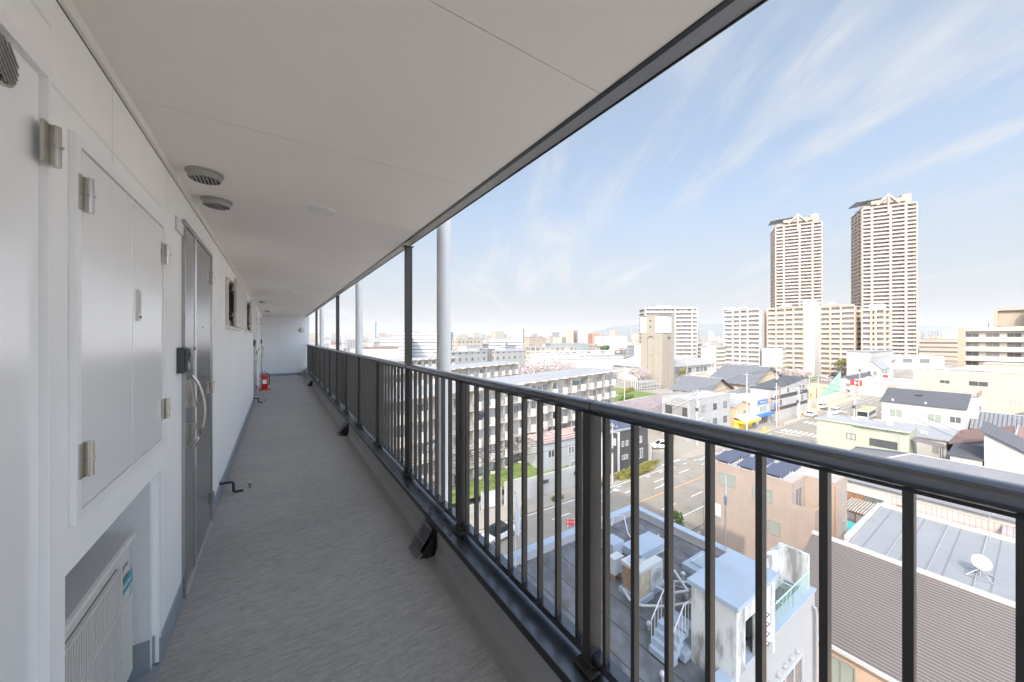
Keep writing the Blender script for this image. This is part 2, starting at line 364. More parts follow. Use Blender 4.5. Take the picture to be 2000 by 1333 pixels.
bk = M(); bk.box(-9, -1.101, Y0, YB, -.0124, ZC + .06); bk.box(-1.1, 1.0, YE + .101, YB, -.0124, ZC + .06); bk.put('core_wall', m_stucco, B)
# floor and ceiling of the corridor
fl = M()
for a, b in ((Y0, 3.065), (3.067, 8.4), (8.402, YE)): fl.box(WX + .012, .782, a, b, -.02, 0)
fl.box(WX, WX + .0119, Y0, YE, -.02, .0012, 1); fl.box(.7821, .862, Y0, YE, -.03, -.009, 2)
setp(fl.put('corridor_floor', [m_vinyl, m_base, m_para], None, 0, L2W(0, 0, FL), (0, 0, TH)), kind='structure')
ce = M(); y = .82 - .89 * 6
while y < YE - .01:
    ce.box(WX, .8949, max(y, Y0) + .0015, min(y + .89, YE) - .0015, ZC, ZC + .03); y += .89
ce.box(WX, .895, Y0, YE, ZC + .031, ZC + .06, 1)
setp(ce.put('ceiling', [m_ceil, m_gap], None, 0, L2W(0, 0, FL), (0, 0, TH)), kind='structure')
# ---- doors of the wall (parts of the block)
def hinge_mesh(h=.088):
    m = M(); m.box(-.001, .004, -.026, .0, -h / 2, h / 2)
    for z0, z1 in ((-h / 2, -.0012), (.0012, h / 2)): m.tube([(.009, .006, z0), (.009, .006, z1)], .0092, 16)
    m.tube([(.011, .006, -.002), (.011, .006, .002)], .0105, 10)
    return m.mesh('hinge', m_steel)
HM = hinge_mesh(); HM2 = M()
HM2.box(-.001, .004, 0, .026, -.044, .044)
for z0, z1 in ((-.044, -.0012), (.0012, .044)): HM2.tube([(.011, -.006, z0), (.011, -.006, z1)], .0115, 14)
HM2 = HM2.mesh('hinge', m_steel)
def hinge(parent, x, y, z, flip=False): inst('hinge', HM2 if flip else HM, parent, (x, y, z))
def shaft_door(y0, y1, zt, hy, zv, rec):          # tall white pipe-shaft door with a round mesh vent
    WL = WX + .003 - rec; d = M(); d.box(WL - .006, WL, y0 - .02, y1 + .0, .03, zt - .03 if rec else zt - .045); o = d.put('shaft_door', m_white, B)
    f = M(); X1 = WX + .012
    f.box(WX - rec, X1, y1 + .0005, y1 + .012, .0, zt); f.box(WX - rec, X1, y0 - .033, y0 - .005, 0, zt); f.box(WX - rec, X1, y0 - .0049, y1 + .0004, zt - .03, zt)
    f.put('door_frame', m_whitef, o, .002)
    v = M(); V0 = WL - .006; v.tube([(V0 + .0065, hy, zv), (V0 + .013, hy, zv)], .046, 28, 0); v.tube([(V0 + .0128, hy, zv), (V0 + .0138, hy, zv)], .040, 28, 1)
    k = -.039
    V1 = V0 + .0145
    while k < .04:
        h = math.sqrt(max(0, .0405 ** 2 - k * k))
        v.tube([(V1, hy + k * .7 - h * .7, zv - k * .7 - h * .7), (V1, hy + k * .7 + h * .7, zv - k * .7 + h * .7)], .0016, 5, 2, smooth=False)
        v.tube([(V1 + .0015, hy + k * .7 + h * .7, zv + k * .7 - h * .7), (V1 + .0015, hy + k * .7 - h * .7, zv + k * .7 + h * .7)], .0016, 5, 2, smooth=False); k += .0105
    v.put('vent_louver', [m_steel, m_blackpl, m_steel], o)
    for z in (1.818, .25): hinge(o, X1 - .001, y1 - .006, z)
    return o
shaft_door(.36, 1.201, 1.995, 1.063, 1.913, .006)
shaft_door(12.10, 12.86, 2.022, 12.2, 1.909, 0)
def cabinet(ya, ym, yb, z0, z1):
    f = M(); X1 = WX + .014; t_ = .027
    f.box(WX, X1, ya, ya + t_, z0, z1); f.box(WX, X1, yb - t_ * .5, yb, z0, z1); f.box(WX, X1, ya + t_, yb - t_ * .5, z1 - t_, z1); f.box(WX, X1, ya + t_, yb - t_ * .5, z0, z0 + t_)
    c = f.put('meter_cabinet', m_whitef, B, .0015)
    M().box(WX + .001, WX + .010, ya + t_ + .003, ym - .002, z0 + t_ + .003, z1 - t_ - .003).put('door_leaf', m_white, c, .001)
    M().box(WX + .001, WX + .010, ym + .002, yb - t_ * .5 - .003, z0 + t_ + .003, z1 - t_ - .003).put('door_leaf', m_white, c, .001)
    for z in (1.765, 1.09): hinge(c, X1 - .001, ya + t_ + .008, z); hinge(c, X1 - .001, yb - .010, z)
    l = M(); yl = ym + .055
    l.box(WX + .0101, WX + .016, yl - .012, yl + .012, 1.46, 1.572, 0); l.box(WX + .0161, WX + .0185, yl - .007, yl + .007, 1.49, 1.566, 0); l.tube([(WX + .016, yl, 1.474), (WX + .0195, yl, 1.474)], .005, 10, 1)
    l.put('latch', [m_ivory, m_blackpl], c, .001)
cabinet(1.320, 1.741, 2.143, .937, 1.908)
cabinet(11.0, 11.4, 11.78, .937, 1.908)
def entrance(y0, y1, handed=True):
    zt = 2.035; ysp = y0 + (y1 - y0) * .30; X1 = WX + .016
    d = M(); d.box(WX, WX + .010, ysp + .032, y1 - .03, .012, zt - .03); o = d.put('entrance_door', m_door, B)
    M().box(WX, WX + .010, y0 + .028, ysp - .002, .012, zt - .03).put('side_panel', m_door, o)
    f = M(); f.box(WX, X1, y0, y0 + .027, 0, zt); f.box(WX, X1, y1 - .027, y1, 0, zt); f.box(WX, X1, y0 + .027, y1 - .027, zt - .028, zt); f.box(WX, X1 + .004, y0 + .027, y1 - .027, .0, .012, 1)
    f.put('door_frame', [m_door, m_chan], o, .0015)
    c = M(); c.tube([(WX + .012, ysp + .006, .02), (WX + .012, ysp + .006, zt - .035)], .006, 10); c.tube([(WX + .012, ysp + .022, .02), (WX + .012, ysp + .022, zt - .035)], .006, 10)
    c.put('edge_channel', m_chan, o)
    for z in (1.85, 1.028, .2): hinge(o, X1 - .002, y1 - .055, z)
    h = M(); yh = y0 + .125
    for z0, z1, s in ((1.005, 1.165, 1), (.79, .915, -1)):
        h.xprism([(0, 0)] * 0 or [(WX + .01, z0), (WX + .05, z0), (WX + .022, z1), (WX + .01, z1)] if s > 0 else [(WX + .01, z0), (WX + .022, z0), (WX + .05, z1), (WX + .01, z1)], yh - .015, yh + .015) if False else None
        pr_ = [(WX + .0101, z0), (WX + .045, z0), (WX + .018, z1), (WX + .0101, z1)] if s > 0 else [(WX + .0101, z0), (WX + .018, z0), (WX + .045, z1), (WX + .0101, z1)]
        h.yprism(pr_, yh - .016, yh + .016)
    arc = []
    for i in range(15):
        u = i / 14; z = 1.185 - u * .42
        arc.append((WX + .022 + .052 * math.sin(math.pi * u) ** .75, yh + .018 + .012 * math.sin(math.pi * u), z))
    h.tube(arc, .0085, 10); h.put('handle', m_steel, o, .001)
    k = M(); k.tube([(WX + .01, yh + .165, 1.335), (WX + .016, yh + .165, 1.335)], .013, 14); k.box(WX + .0155, WX + .0165, yh + .163, yh + .167, 1.328, 1.342, 1); M().tube([(WX + .01, ysp + .3, 1.47), (WX + .0125, ysp + .3, 1.47)], .006, 12).put('door_viewer', m_blackpl, o)
    k.put('lock_cylinder', [m_steel, m_blackpl], o)
    return o
entrance(2.554, 3.515); entrance(9.52, 10.53); entrance(13.55, 14.53)
def window(y0, y1, z0, z1):
    f = M(); X1 = WX + .024
    f.box(WX, X1, y0, y0 + .045, z0, z1); f.box(WX, X1, y1 - .045, y1, z0, z1); f.box(WX, X1, y0 + .045, y1 - .045, z1 - .045, z1); f.box(WX, X1, y0 + .045, y1 - .045, z0, z0 + .05)
    o = f.put('window', m_beige, B, .001)
    M().box(WX + .002, WX + .012, y0 + .0455, y1 - .0455, z0 + .0505, z1 - .0455).put('pane', m_pane, o)
    s = M(); s.yprism([(WX, z0 - .035), (WX + .045, z0 - .035), (WX + .045, z0 - .008), (WX, z0 - .001)], y0 - .0, y1); s.put('sill', m_trimw, o)
    for z in (z0 + .12, z1 - .10):
        a = M(); a.box(WX + .0242, WX + .052, y0 + .03, y0 + .05, z - .03, z + .01, 1); a.box(WX + .0242, WX + .075, y0 + .06, y0 + .15, z - .028, z + .006); a.box(WX + .0242, WX + .06, y1 - .12, y1 - .06, z - .028, z + .006) if False else None; a.put('bracket', [m_vent, m_blackpl], o)
    l = M(); y = y0 + .17; XA = WX + .054
    while y < y1 + .15:
        l.yprism([(XA, z0 - .01), (XA + .022, z0 - .01), (XA + .022, z1 + .02), (XA, z1 + .02)], y, y + .052); y += .066
    l.box(XA - .008, XA - .0005, y0 + .17, y1 + .14, z0 + .05, z0 + .08); l.box(XA - .008, XA - .0005, y0 + .17, y1 + .14, z1 - .1, z1 - .07)
    l.put('lattice_shutter', m_beige, o)
window(4.48, 5.92, 1.525, 2.0); window(7.06, 8.5, 1.525, 2.0)
# ---- railing
RX = .945; rail = thing('railing', 'black metal balcony railing with round handrail and square balusters along the corridor edge', 'railing', 0, 0, FL)
posts = [.906 + 1.07 * i for i in range(-2, 14)]; tall = {posts[i] for i in (4, 8, 12)}
def railbar(m, y0, y1, k):
    n = 40; b = len(m.v); pr = []
    for i in range(n):
        a = 2 * math.pi * i / n; e = 2 / 2.3; c_, s_ = math.cos(a), math.sin(a)
        pr.append((RX + k * .030 * math.copysign(abs(c_) ** e, c_), 1.1535 + k * .0222 * math.copysign(abs(s_) ** e, s_)))
    for y in (y0, y1): m.v += [(x, y, z) for x, z in pr]
    for i in range(n): j = (i + 1) % n; m.f.append((b + j, b + i, b + n + i, b + n + j)); m.m.append(0); m.sm.append(True)
    c0 = len(m.v); m.v += m.v[b:b + 2 * n]; m.f += [tuple(c0 + i for i in range(n)), tuple(c0 + n + i for i in range(n))[::-1]]; m.m += [0, 0]; m.sm += [False, False]
def hr(name, a, b): 
    m = M(); railbar(m, a, b, 1.0); return m.put(name, m_rail, rail)
cuts = [Y0 + .2] + [posts[i] for i in range(2, 16, 2)] + [YE - .02]
for a, b in zip(cuts, cuts[1:]): hr('handrail', a + .0005, b - .0005)
for c in cuts[1:-1]:
    m = M(); railbar(m, c - .017, c + .017, 1.09); m.put('rail_coupling', m_rail, rail)
br = M(); br.box(RX - .021, RX + .021, Y0 + .2, YE - .01, .262, .284); br.box(RX - .021, RX - .012, Y0 + .2, YE - .01, .252, .2618); br.box(RX + .012, RX + .021, Y0 + .2, YE - .01, .252, .2618)
br.put('bottom_rail', m_rail, rail)
sub = M(); sub.box(RX - .0122, RX + .0122, Y0 + .2, YE - .01, 1.1262, 1.136); sub.put('top_channel', m_black, rail)
pm = M(); pm.box(-.0285, .0285, -.0185, .0185, .223, 1.134); 
for z in (.31, .6): pm.tube([(-.0285, 0, z), (-.0305, 0, z)], .005, 8)
pm.box(-.0335, .0335, -.0235, .0235, .2245, .262); pm.box(-.05, .05, -.042, .042, .2225, .2385)
PM = pm.mesh('post', m_bal)
tm = M(); tm.box(-.0285, .0285, -.0185, .0185, 1.176, ZC - .03); tm.box(-.045, .04, -.03, .03, ZC - .0299, ZC - .0235)
TM = tm.mesh('tall_post', m_bal)
for y in posts:
    if y > YE - .3: continue
    inst('post', PM, rail, (RX, y, 0))
    if y in tall or abs(y - (posts[0])) < 0: inst('tall_post', TM, rail, (RX, y, 0))
bm_ = M(); bm_.box(-.012, .012, -.007, .007,   .2842, 1.1261); BM = bm_.mesh('baluster', m_bal)
bl = []
for i in range(-4, 15):
    p0 = .906 + 1.07 * i
    for k in range(9):
        y = p0 + .067 + .117 * k
        if Y0 + .3 < y < YE - .1: bl.append(y)
bl.sort(key=lambda y: abs(y - .5))
for y in bl[:96]: inst('baluster', BM, rail, (RX, y, 0))
rest = M()
for y in bl[96:]: rest.box(RX - .012, RX + .012, y - .007, y + .007,   .2842, 1.1261)
o = rest.put('baluster_row', m_bal, rail); o['kind'] = 'stuff'
# ---- round downpipes outside the parapet
pl = []
for i, (y, lab) in enumerate(((2.68, 'nearest thick white downpipe rising past the railing to the soffit'), (6.2, 'middle white downpipe standing between two tall black posts'), (12.0, 'farthest thin looking white downpipe close to the grey end wall'))):
    m = M(); m.tube([(0, 0, -FL + .02), (0, 0, ZC + .5)], .0565, 32)
    m.lathe([(.0565, -1.35), (.062, -1.35), (.062, -1.31), (.0565, -1.31)], 28)
    put_top(m, 'downpipe', m_pipe, lab, 'downpipe', 1.118, y, FL, 0, 'white downpipes outside the railing')
# ---- ceiling vents and downlights
def cvent(X, Y, lab, r=.074):
    o = thing('ceiling_vent', lab, 'vent', X, Y, FL + ZC, 0, 'round soffit vents')
    m = M(); m.lathe([(r, -.0005), (r, -.008), (r * .88, -.011), (r * .86, -.034), (r * .78, -.037), (r * .78, -.028), (r * .77, -.0006)], 36); m.put('vent_ring', m_vent, o)
    g = M(); g.lathe([(r * .77, -.004), (r * .77, -.006)], 30, mi=1); k = -r * .64
    while k < r * .7:
        h = math.sqrt(max(.0001, (r * .765) ** 2 - k * k)); g.box(k - .0032, k + .0032, -h, h, -.0365, -.022); k += .0150
    g.put('vent_slats', [m_vent, m_blackpl], o)
cvent(-.296, 2.287, 'nearest round grey soffit vent, above the double meter cabinet'); cvent(-.297, 2.71, 'round grey soffit vent just beyond the nearest one, above the dark door')
cvent(-.25, 9.6, 'small far soffit vent above the second grey door'); cvent(-.24, 12.9, 'tiny farthest soffit vent near the end wall')
def dlight(X, Y, lab):
    o = thing('downlight', lab, 'ceiling light', X, Y, FL + ZC, 0, 'round recessed ceiling lights')
    M().lathe([(.081, -.0005), (.081, -.005), (.074, -.009), (.070, -.007), (.069, -.0006)], 36).put('trim_ring', m_trimw, o); M().lathe([(.069, -.003), (.069, -.006), (.04, -.0075)], 30).put('diffuser', m_lamp, o)
dlight(.236, 2.547, 'nearest round white ceiling light in the middle of the soffit'); dlight(.235, 7.5, 'second round ceiling light, half way down the corridor'); dlight(.25, 12.4, 'farthest faint ceiling light before the end wall')
wl = thing('wall_lamp', 'round grey lamp fixed on the far end wall', 'wall lamp', .765, YE, FL + 1.69)
m = M(); m.lathe([(.09, 0), (.09, .02), (.085, .045), (.06, .058), (.02, .062)], 28); m.put('lamp_cover', m_vent, wl, rot=(R(90), 0, 0))
# ---- floor drains in the gutter
def drain(Y, lab):
    o = thing('floor_drain', lab, 'drain', .842, Y, FL, 0, 'black gutter drains')
    bx = M(); bx.box(-.125, .02, -.085, .085, -.0085, -.001); bx.yprism([(.002, -.001), (.0195, -.001), (.0195, .172), (.006, .172)], -.098, .098); bx.yprism([(-.09, -.001), (.002, -.001), (.002, .125)], -.085, -.077); bx.yprism([(-.09, -.001), (.002, -.001), (.002, .125)], .077, .085)
    bx.put('drain_body', m_blackpl, o, .002)
    g = M()
    p0 = Vector((-.112, 0, .004)); p1 = Vector((-.002, 0, .158)); d = p1 - p0; nn = Vector((-d.z, 0, d.x)).normalized() * .006
    for k in range(7):
        y = -.066 + k * .022
        g.quad([p0 + Vector((0, y - .004, 0)), p0 + Vector((0, y + .004, 0)), p1 + Vector((0, y + .004, 0)), p1 + Vector((0, y - .004, 0))])
        a = [p0 + Vector((0, y - .004, 0)) + nn, p0 + Vector((0, y + .004, 0)) + nn, p1 + Vector((0, y + .004, 0)) + nn, p1 + Vector((0, y - .004, 0)) + nn]
        g.quad(a); b = [p0 + Vector((0, y - .004, 0)), p1 + Vector((0, y - .004, 0)), p1 + Vector((0, y - .004, 0)) + nn, p0 + Vector((0, y - .004, 0)) + nn]; g.quad(b)
    for u0, u1 in ((0, .07), (.47, .53), (.93, 1)):
        a0 = p0 + d * u0; a1 = p0 + d * u1
        g.quad([a0 + nn + Vector((0, -.075, 0)), a0 + nn + Vector((0, .075, 0)), a1 + nn + Vector((0, .075, 0)), a1 + nn + Vector((0, -.075, 0))])
    g.put('grate', m_grate, o)
drain(2.27, 'nearest black slanted grate drain where the gutter meets the parapet'); drain(5.66, 'middle black gutter drain, half way along the floor'); drain(11.9, 'farthest small black gutter drain near the end wall')
# ---- door stays on the floor
def stay(Y, lab):
    o = thing('door_stop', lab, 'door stop', WX, Y, FL, 0, 'black door stops')
    m = M(); m.tube([(.004, 0, .10), (.085, 0, .10), (.098, -.004, .088), (.098, -.004, .02), (.11, -.004, .008), (.17, -.006, .008)], .011, 10); m.tube([(0, 0, .10), (.006, 0, .10)], .024, 14)
    m.put('stay_bar', m_blackpl, o); k = M(); k.lathe([(.011, .0), (.011, .04), (.02, .042), (.021, .05), (.019, .054)], 14); k.put('stop_pin', m_steel, o, loc=(.215, .05, 0))
stay(4.06, 'nearest black door stop bar on the floor beside the dark door'); stay(9.36, 'farther black door stop, before the fire extinguisher')
# ---- intercoms, name plate
def intercom(Y, lab):
    o = thing('intercom', lab, 'intercom', WX, Y, FL + 1.283, 0, 'dark grey door intercoms')
    M().box(.0005, .03, -.055, .055, -.066, .066).put('casing', m_plast, o, .003)
    k = M(); k.box(.0302, .04, -.046, .046, -.06, .06, 0); k.box(.0401, .044, -.018, .018, .0, .05, 1); k.tube([(.044, 0, .028), (.047, 0, .028)], .010, 14, 1); k.box(.0401, .0425, -.02, .02, -.05, -.015, 2)
    k.put('face_plate', [m_plast, m_blackpl, m_chan], o, .001)
intercom(2.49, 'nearest dark grey door intercom on the wall beside the meter cabinet'); intercom(9.42, 'farther small dark intercom beside the second grey door'); intercom(13.46, 'farthest intercom, a dark dot close to the end wall')
pt = thing('name_plate', 'blank framed name plate on the wall above the nearest intercom', 'name plate', WX, 2.505, FL + 1.975)
M().box(.0005, .006, -.1, .1, -.036, .036).put('plate_frame', m_chan, pt, .001); M().box(.0062, .008, -.09, .09, -.026, .026).put('plate_face', m_whitef, pt)
# ---- air conditioner in the niche
ac = thing('air_conditioner', 'ivory air conditioner outdoor unit standing in the wall niche under the meter cabinet', 'air conditioner', -.475, 1.985, FL)
m = M(); m.box(-.30, -.004, -.80, 0, .07, .605); m.put('casing', m_ivory, ac, .012)
m = M(); m.box(-.315, .012, -.812, .012, .606, .636); m.put('top_cover', m_ivory, ac, .012)
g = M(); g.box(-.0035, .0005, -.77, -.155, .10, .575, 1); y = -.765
while y < -.155: g.box(.0008, .009, y, y + .0075, .10, .575, 0); y += .0155
for z in (.10, .26, .42, .57): g.box(.0006, .0115, -.775, -.15, z - .004, z + .004, 0)
g.box(.0006, .012, -.16, -.145, .095, .58, 0); g.put('front_grille', [m_ivory, m_ivoryd], ac)
s = M(); s.box(-.0035, .003, -.14, -.003, .10, .40); s.put('service_panel', m_ivory, ac, .001)
M().box(.0031, .0042, -.128, -.012, .452, .502).put('badge', m_teal, ac)
for k in range(2):
    f_ = M(); f_.box(-.32, .05, -.04, .04, .0035, .05); f_.box(-.30, .0, -.035, .035, .05, .0699); f_.put('foot', m_ivory, ac, .004, (0, -.68 + .56 * k, 0))
def text(body, size, parent, loc, rot, mat, name='lettering', ext=.0004):
    c = bpy.data.curves.new(name, 'FONT'); c.body = body; c.size = size; c.extrude = ext; c.align_x = 'CENTER'; c.align_y = 'CENTER'
    t_ = bpy.data.objects.new('t', c); COL.objects.link(t_); bpy.context.view_layer.update(); me = bpy.data.meshes.new_from_object(t_.evaluated_get(bpy.context.evaluated_depsgraph_get())); bpy.data.objects.remove(t_)
    me.materials.clear(); me.materials.append(mat); o = bpy.data.objects.new(name, me); COL.objects.link(o); o.location = loc; o.rotation_euler = rot; o.parent = parent; return o
TXW = (R(90), 0, R(90))       # reads along +y on a face looking towards +x
text('FUJITSU', .026, ac, (-.0035, -.07, .535), TXW, m_ivoryd); text('inverter', .026, ac, (.0044, -.07, .478), TXW, m_paper)
# ---- fire extinguisher
fe = thing('fire_extinguisher', 'red fire extinguisher with white label standing on the corridor floor', 'fire extinguisher', -.275, 11.6, FL)
M().lathe([(.068, .03), (.072, .05), (.072, .33), (.06, .375), (.03, .40), (.022, .43)], 24).put('cylinder', m_red, fe)
v = M(); v.lathe([(.018, .43), (.02, .46), (.012, .475)], 12); v.box(-.012, .012, -.10, .02, .475, .487); v.box(-.012, .012, -.09, .02, .505, .515); v.put('valve_lever', m_steel, fe)
h = M(); h.tube([(.02, 0, .45), (.085, 0, .43), (.105, 0, .33), (.10, 0, .12)], .011, 8); h.put('hose', m_blackpl, fe)
lb = M()
for i in range(8):
    a0, a1 = R(-130 + i * 10), R(-120 + i * 10); r = .0728; lb.quad([(r * math.cos(a0), r * math.sin(a0), .17), (r * math.cos(a1), r * math.sin(a1), .17), (r * math.cos(a1), r * math.sin(a1), .28), (r * math.cos(a0), r * math.sin(a0), .28)])
lb.put('label', m_paper, fe)
fs = thing('extinguisher_stand', 'red plastic stand under the fire extinguisher', 'stand', -.275, 11.6, FL)
M().box(-.13, .14, -.13, .13, .0005, .028).put('tray', m_redp, fs, .01)
sg = thing('extinguisher_sign', 'small red and white sign on the wall above the fire extinguisher', 'sign', WX, 11.9, FL + .62)
M().box(.0005, .004, -.05, .05, -.12, .12).put('sign_plate', m_paper, sg); k = M(); k.box(.0042, .005, -.044, .044, .0, .112); k.put('red_band', m_redp, sg)
# ================================================================ the town: materials
c_white = mk('white_render', (.425, .415, .395), .8, var=.04, sc=.5, dirt=.15, dsc=.25, streak=(1, 1, .25))
c_white2 = mk('white_tile_wall', (.425, .415, .40), .7, var=.03, sc=.4, dirt=.10, dsc=.2, streak=(1, 1, .2))
c_cream = mk('cream_render', (0.503, 0.466, 0.407), .85, var=.05, sc=.4, dirt=.2, dsc=.25, streak=(1, 1, .2))
c_danchi = mk('danchi_paint', (.57, .505, .42), .85, var=.05, sc=.5, dirt=.25, dsc=.4, streak=(1, 1, .25))
c_balc = mk('danchi_balcony_white', (.52, .475, .42), .8, var=.04, sc=.8, dirt=.22, dsc=.9, streak=(1, 1, .3))
c_conc = mk('fair_faced_concrete', (0.348, 0.344, 0.333), .85, var=.08, sc=.6, dirt=.35, dsc=.35, streak=(1, 1, .2))
c_concL = mk('light_concrete', (0.414, 0.403, 0.377), .85, var=.06, sc=.5, dirt=.25, dsc=.3, streak=(1, 1, .2))
c_tower = mk('tower_concrete', (.285, .252, .205), .85, var=.06, sc=.3, dirt=.2, dsc=.2, streak=(1, 1, .15))
c_roofg = mk('grey_roof_sheet', (0.288, 0.292, 0.300), .7, var=.08, sc=.3, dirt=.3, dsc=.25)
c_roofw = mk('white_flat_roof', (.39, .385, .375), .7, var=.05, sc=.3, dirt=.25, dsc=.3)
c_roofb = mk('pale_blue_coating', (0.399, 0.459, 0.527), .55, var=.05, sc=.8, dirt=.22, dsc=.9)
c_slate = line_mat('dark_slate_roof', (.085, .088, .098), (.05, .05, .055), 1, .3, .03, rough=.7)
c_tile = line_mat('grey_tile_roof', (.17, .175, .185), (.07, .07, .075), 1, .55, .16, rough=.55)
c_tile2 = line_mat('grey_tile_roof_across', (.18, .185, .195), (.08, .08, .085), 0, .5, .14, rough=.55)
c_pink = line_mat('pink_siding', (.34, .275, .23), (.34, .25, .21), 2, 3.02, .03, second=(1, .91, .022), bumpd=.012)
c_pinkt = mk('pink_coping', (0.400, 0.318, 0.274), .6, var=.04)
c_salmon = mk('salmon_siding', (0.459, 0.326, 0.244), .75, var=.04, sc=.8)
c_salmonl = line_mat('salmon_panel', (0.466, 0.337, 0.252), (.46, .32, .235), 1, .95, .018, second=(2, 3.0, .02))
c_metal = mk('brown_metal_roof', (.165, .142, .132), .42, metal=.35, var=.09, sc=.5, dirt=.25, dsc=.5)
c_bluem = line_mat('pale_metal_roof', (0.266, 0.277, 0.289), (.20, .205, .21), 1, 1.72, .09, rough=.5, var=.05, sc=.5, dirt=.22, metal=.15)
c_green = line_mat('pale_green_siding', (.355, .37, .295), (.52, .56, .41), 1, .5, .02, bumpd=.01)
c_yellow = mk('yellow_render', (.53, .42, .30), .85, var=.04, sc=.3, dirt=.1, dsc=.2, streak=(1, 1, .2))
c_beige = mk('beige_tile', (0.348, 0.281, 0.215), .7, var=.05, sc=.5)
c_beigel = mk('pale_beige_balcony', (0.488, 0.422, 0.337), .7, var=.04)
c_dark = mk('charcoal_siding', (.075, .07, .068), .7, var=.1, sc=2)
c_brown = mk('brown_roofing', (.20, .125, .105), .75, var=.1, sc=1.2)
c_mauve = mk('mauve_shingle_roof', (.23, .19, .195), .85, var=.16, sc=.7)
c_orange = mk('orange_brick_wall', (.56, .34, .215), .8, var=.1, sc=1.5)
c_wood = mk('brown_timber', (.24, .12, .07), .8, var=.2, sc=3)
c_plaster = mk('ochre_plaster', (0.488, 0.385, 0.274), .85, var=.05)
c_redbr = mk('red_brown_tile', (.36, .17, .115), .8, var=.12, sc=.2)
c_steelg = line_mat('grey_metal_siding', (.40, .41, .42), (.25, .255, .26), 2, 1.5, .02, second=(0, .92, .03), metal=.2)
c_awn = mk('yellow_awning', (.74, .50, .06), .6, var=.05)
c_blue = mk('shop_blue', (.04, .16, .50), .5, var=.05)
c_bluew = mk('pale_blue_wall', (.33, .45, .58), .7, var=.05)
c_wht = mk('white_paint', (0.592, 0.592, 0.585), .5, var=.03)
c_fr = mk('window_frame_grey', (.38, .37, .36), .45, metal=.4, var=.04)
c_frd = mk('window_frame_dark', (.07, .07, .07), .45, var=.04)
c_frw = mk('window_frame_white', (0.548, 0.548, 0.540), .5, var=.03)
c_gl = glassmat('house_glass', rough=.08, rnd=[(.10, .10, .105), (.26, .26, .25), (.15, .155, .16), (.36, .36, .33), (.08, .085, .09), (.20, .21, .20)])
c_gd = glassmat('curtained_flat_glass', rough=.2, rnd=[(.30, .29, .275), (.42, .41, .385), (.17, .17, .17), (.48, .46, .43), (.34, .335, .32), (.24, .24, .23)])
c_glg = glassmat('curtained_glass', (.27, .30, .255), .12)
c_gld = glassmat('far_glass', rough=.15, rnd=[(.10, .10, .105), (.20, .195, .185), (.14, .14, .14), (.28, .27, .25)])
c_solar = line_mat('solar_cells', (.05, .058, .10), (.22, .23, .26), 0, .16, .012, rough=.15, second=(1, .16, .012), bumpd=.0005)
c_felt = line_mat('asphalt_roofing', (.165, .165, .167), (.06, .06, .06), 0, 1.02, .05, rough=.75, var=.30, sc=1.6, dirt=.55, bumpd=.01, dsc=.8, streak=(2.4, .55, 1), dlo=(.45, .68))
c_stain = mk('stained_white_wall', (.66, .65, .62), .85, var=.06, sc=.8, dirt=.85, dsc=1.5, streak=(1.6, 1.6, .45), dlo=(.46, .62))
c_wire = mk('black_cable', (.03, .03, .03), .6)
c_pole = mk('concrete_pole', (.45, .44, .42), .85, var=.08, sc=1)
c_steel = mk('galvanised_steel', (.50, .51, .52), .4, metal=.6, var=.06)
c_rust = mk('rusty_panel', (.40, .24, .13), .8, var=.35, sc=5)
c_asph = mk('asphalt_road', (.255, .228, .192), .85, var=.13, sc=.35, dirt=.2, dsc=.6)
c_pave = mk('pavement', (.31, .275, .23), .9, var=.10, sc=.5)
c_lot = mk('concrete_ground', (.285, .257, .215), .9, var=.14, sc=.05, dirt=.25, dsc=.12)
c_mark = mk('road_paint_white', (.70, .70, .68), .7, var=.12, sc=4)
c_marko = mk('road_paint_orange', (.66, .33, .09), .7, var=.1, sc=4)
c_markb = mk('road_paint_blue', (.36, .52, .64), .7, var=.12, sc=4)
c_grass = mk('young_grass', (.135, .18, .045), .95, var=.4, sc=1.3, dirt=.3, dsc=.8)
c_sand = mk('sandy_soil', (.58, .42, .26), .95, var=.15, sc=.6)
c_leaf = mk('green_leaves', (.085, .15, .032), .8, var=.35, sc=2, tint=(.12, .17, .05))
c_leafy = mk('bright_leaves', (.22, .30, .04), .8, var=.3, sc=2)
c_leafo = mk('olive_leaves', (.20, .19, .045), .8, var=.3, sc=1.5)
c_leafd = mk('dark_needles', (.04, .085, .045), .85, var=.35, sc=1.5)
c_bloss = mk('cherry_blossom', (.44, .375, .365), .85, var=.12, sc=3)
c_bark = mk('grey_bark', (.16, .13, .115), .9, var=.25, sc=6)
c_teal = mk('turquoise_panel', (.05, .50, .50), .5, var=.05)
c_net = mk('green_net', (.36, .54, .44), .8, var=.08)
c_hill = mk('forest_hill', (.07, .10, .09), .95, var=.2, sc=.002)
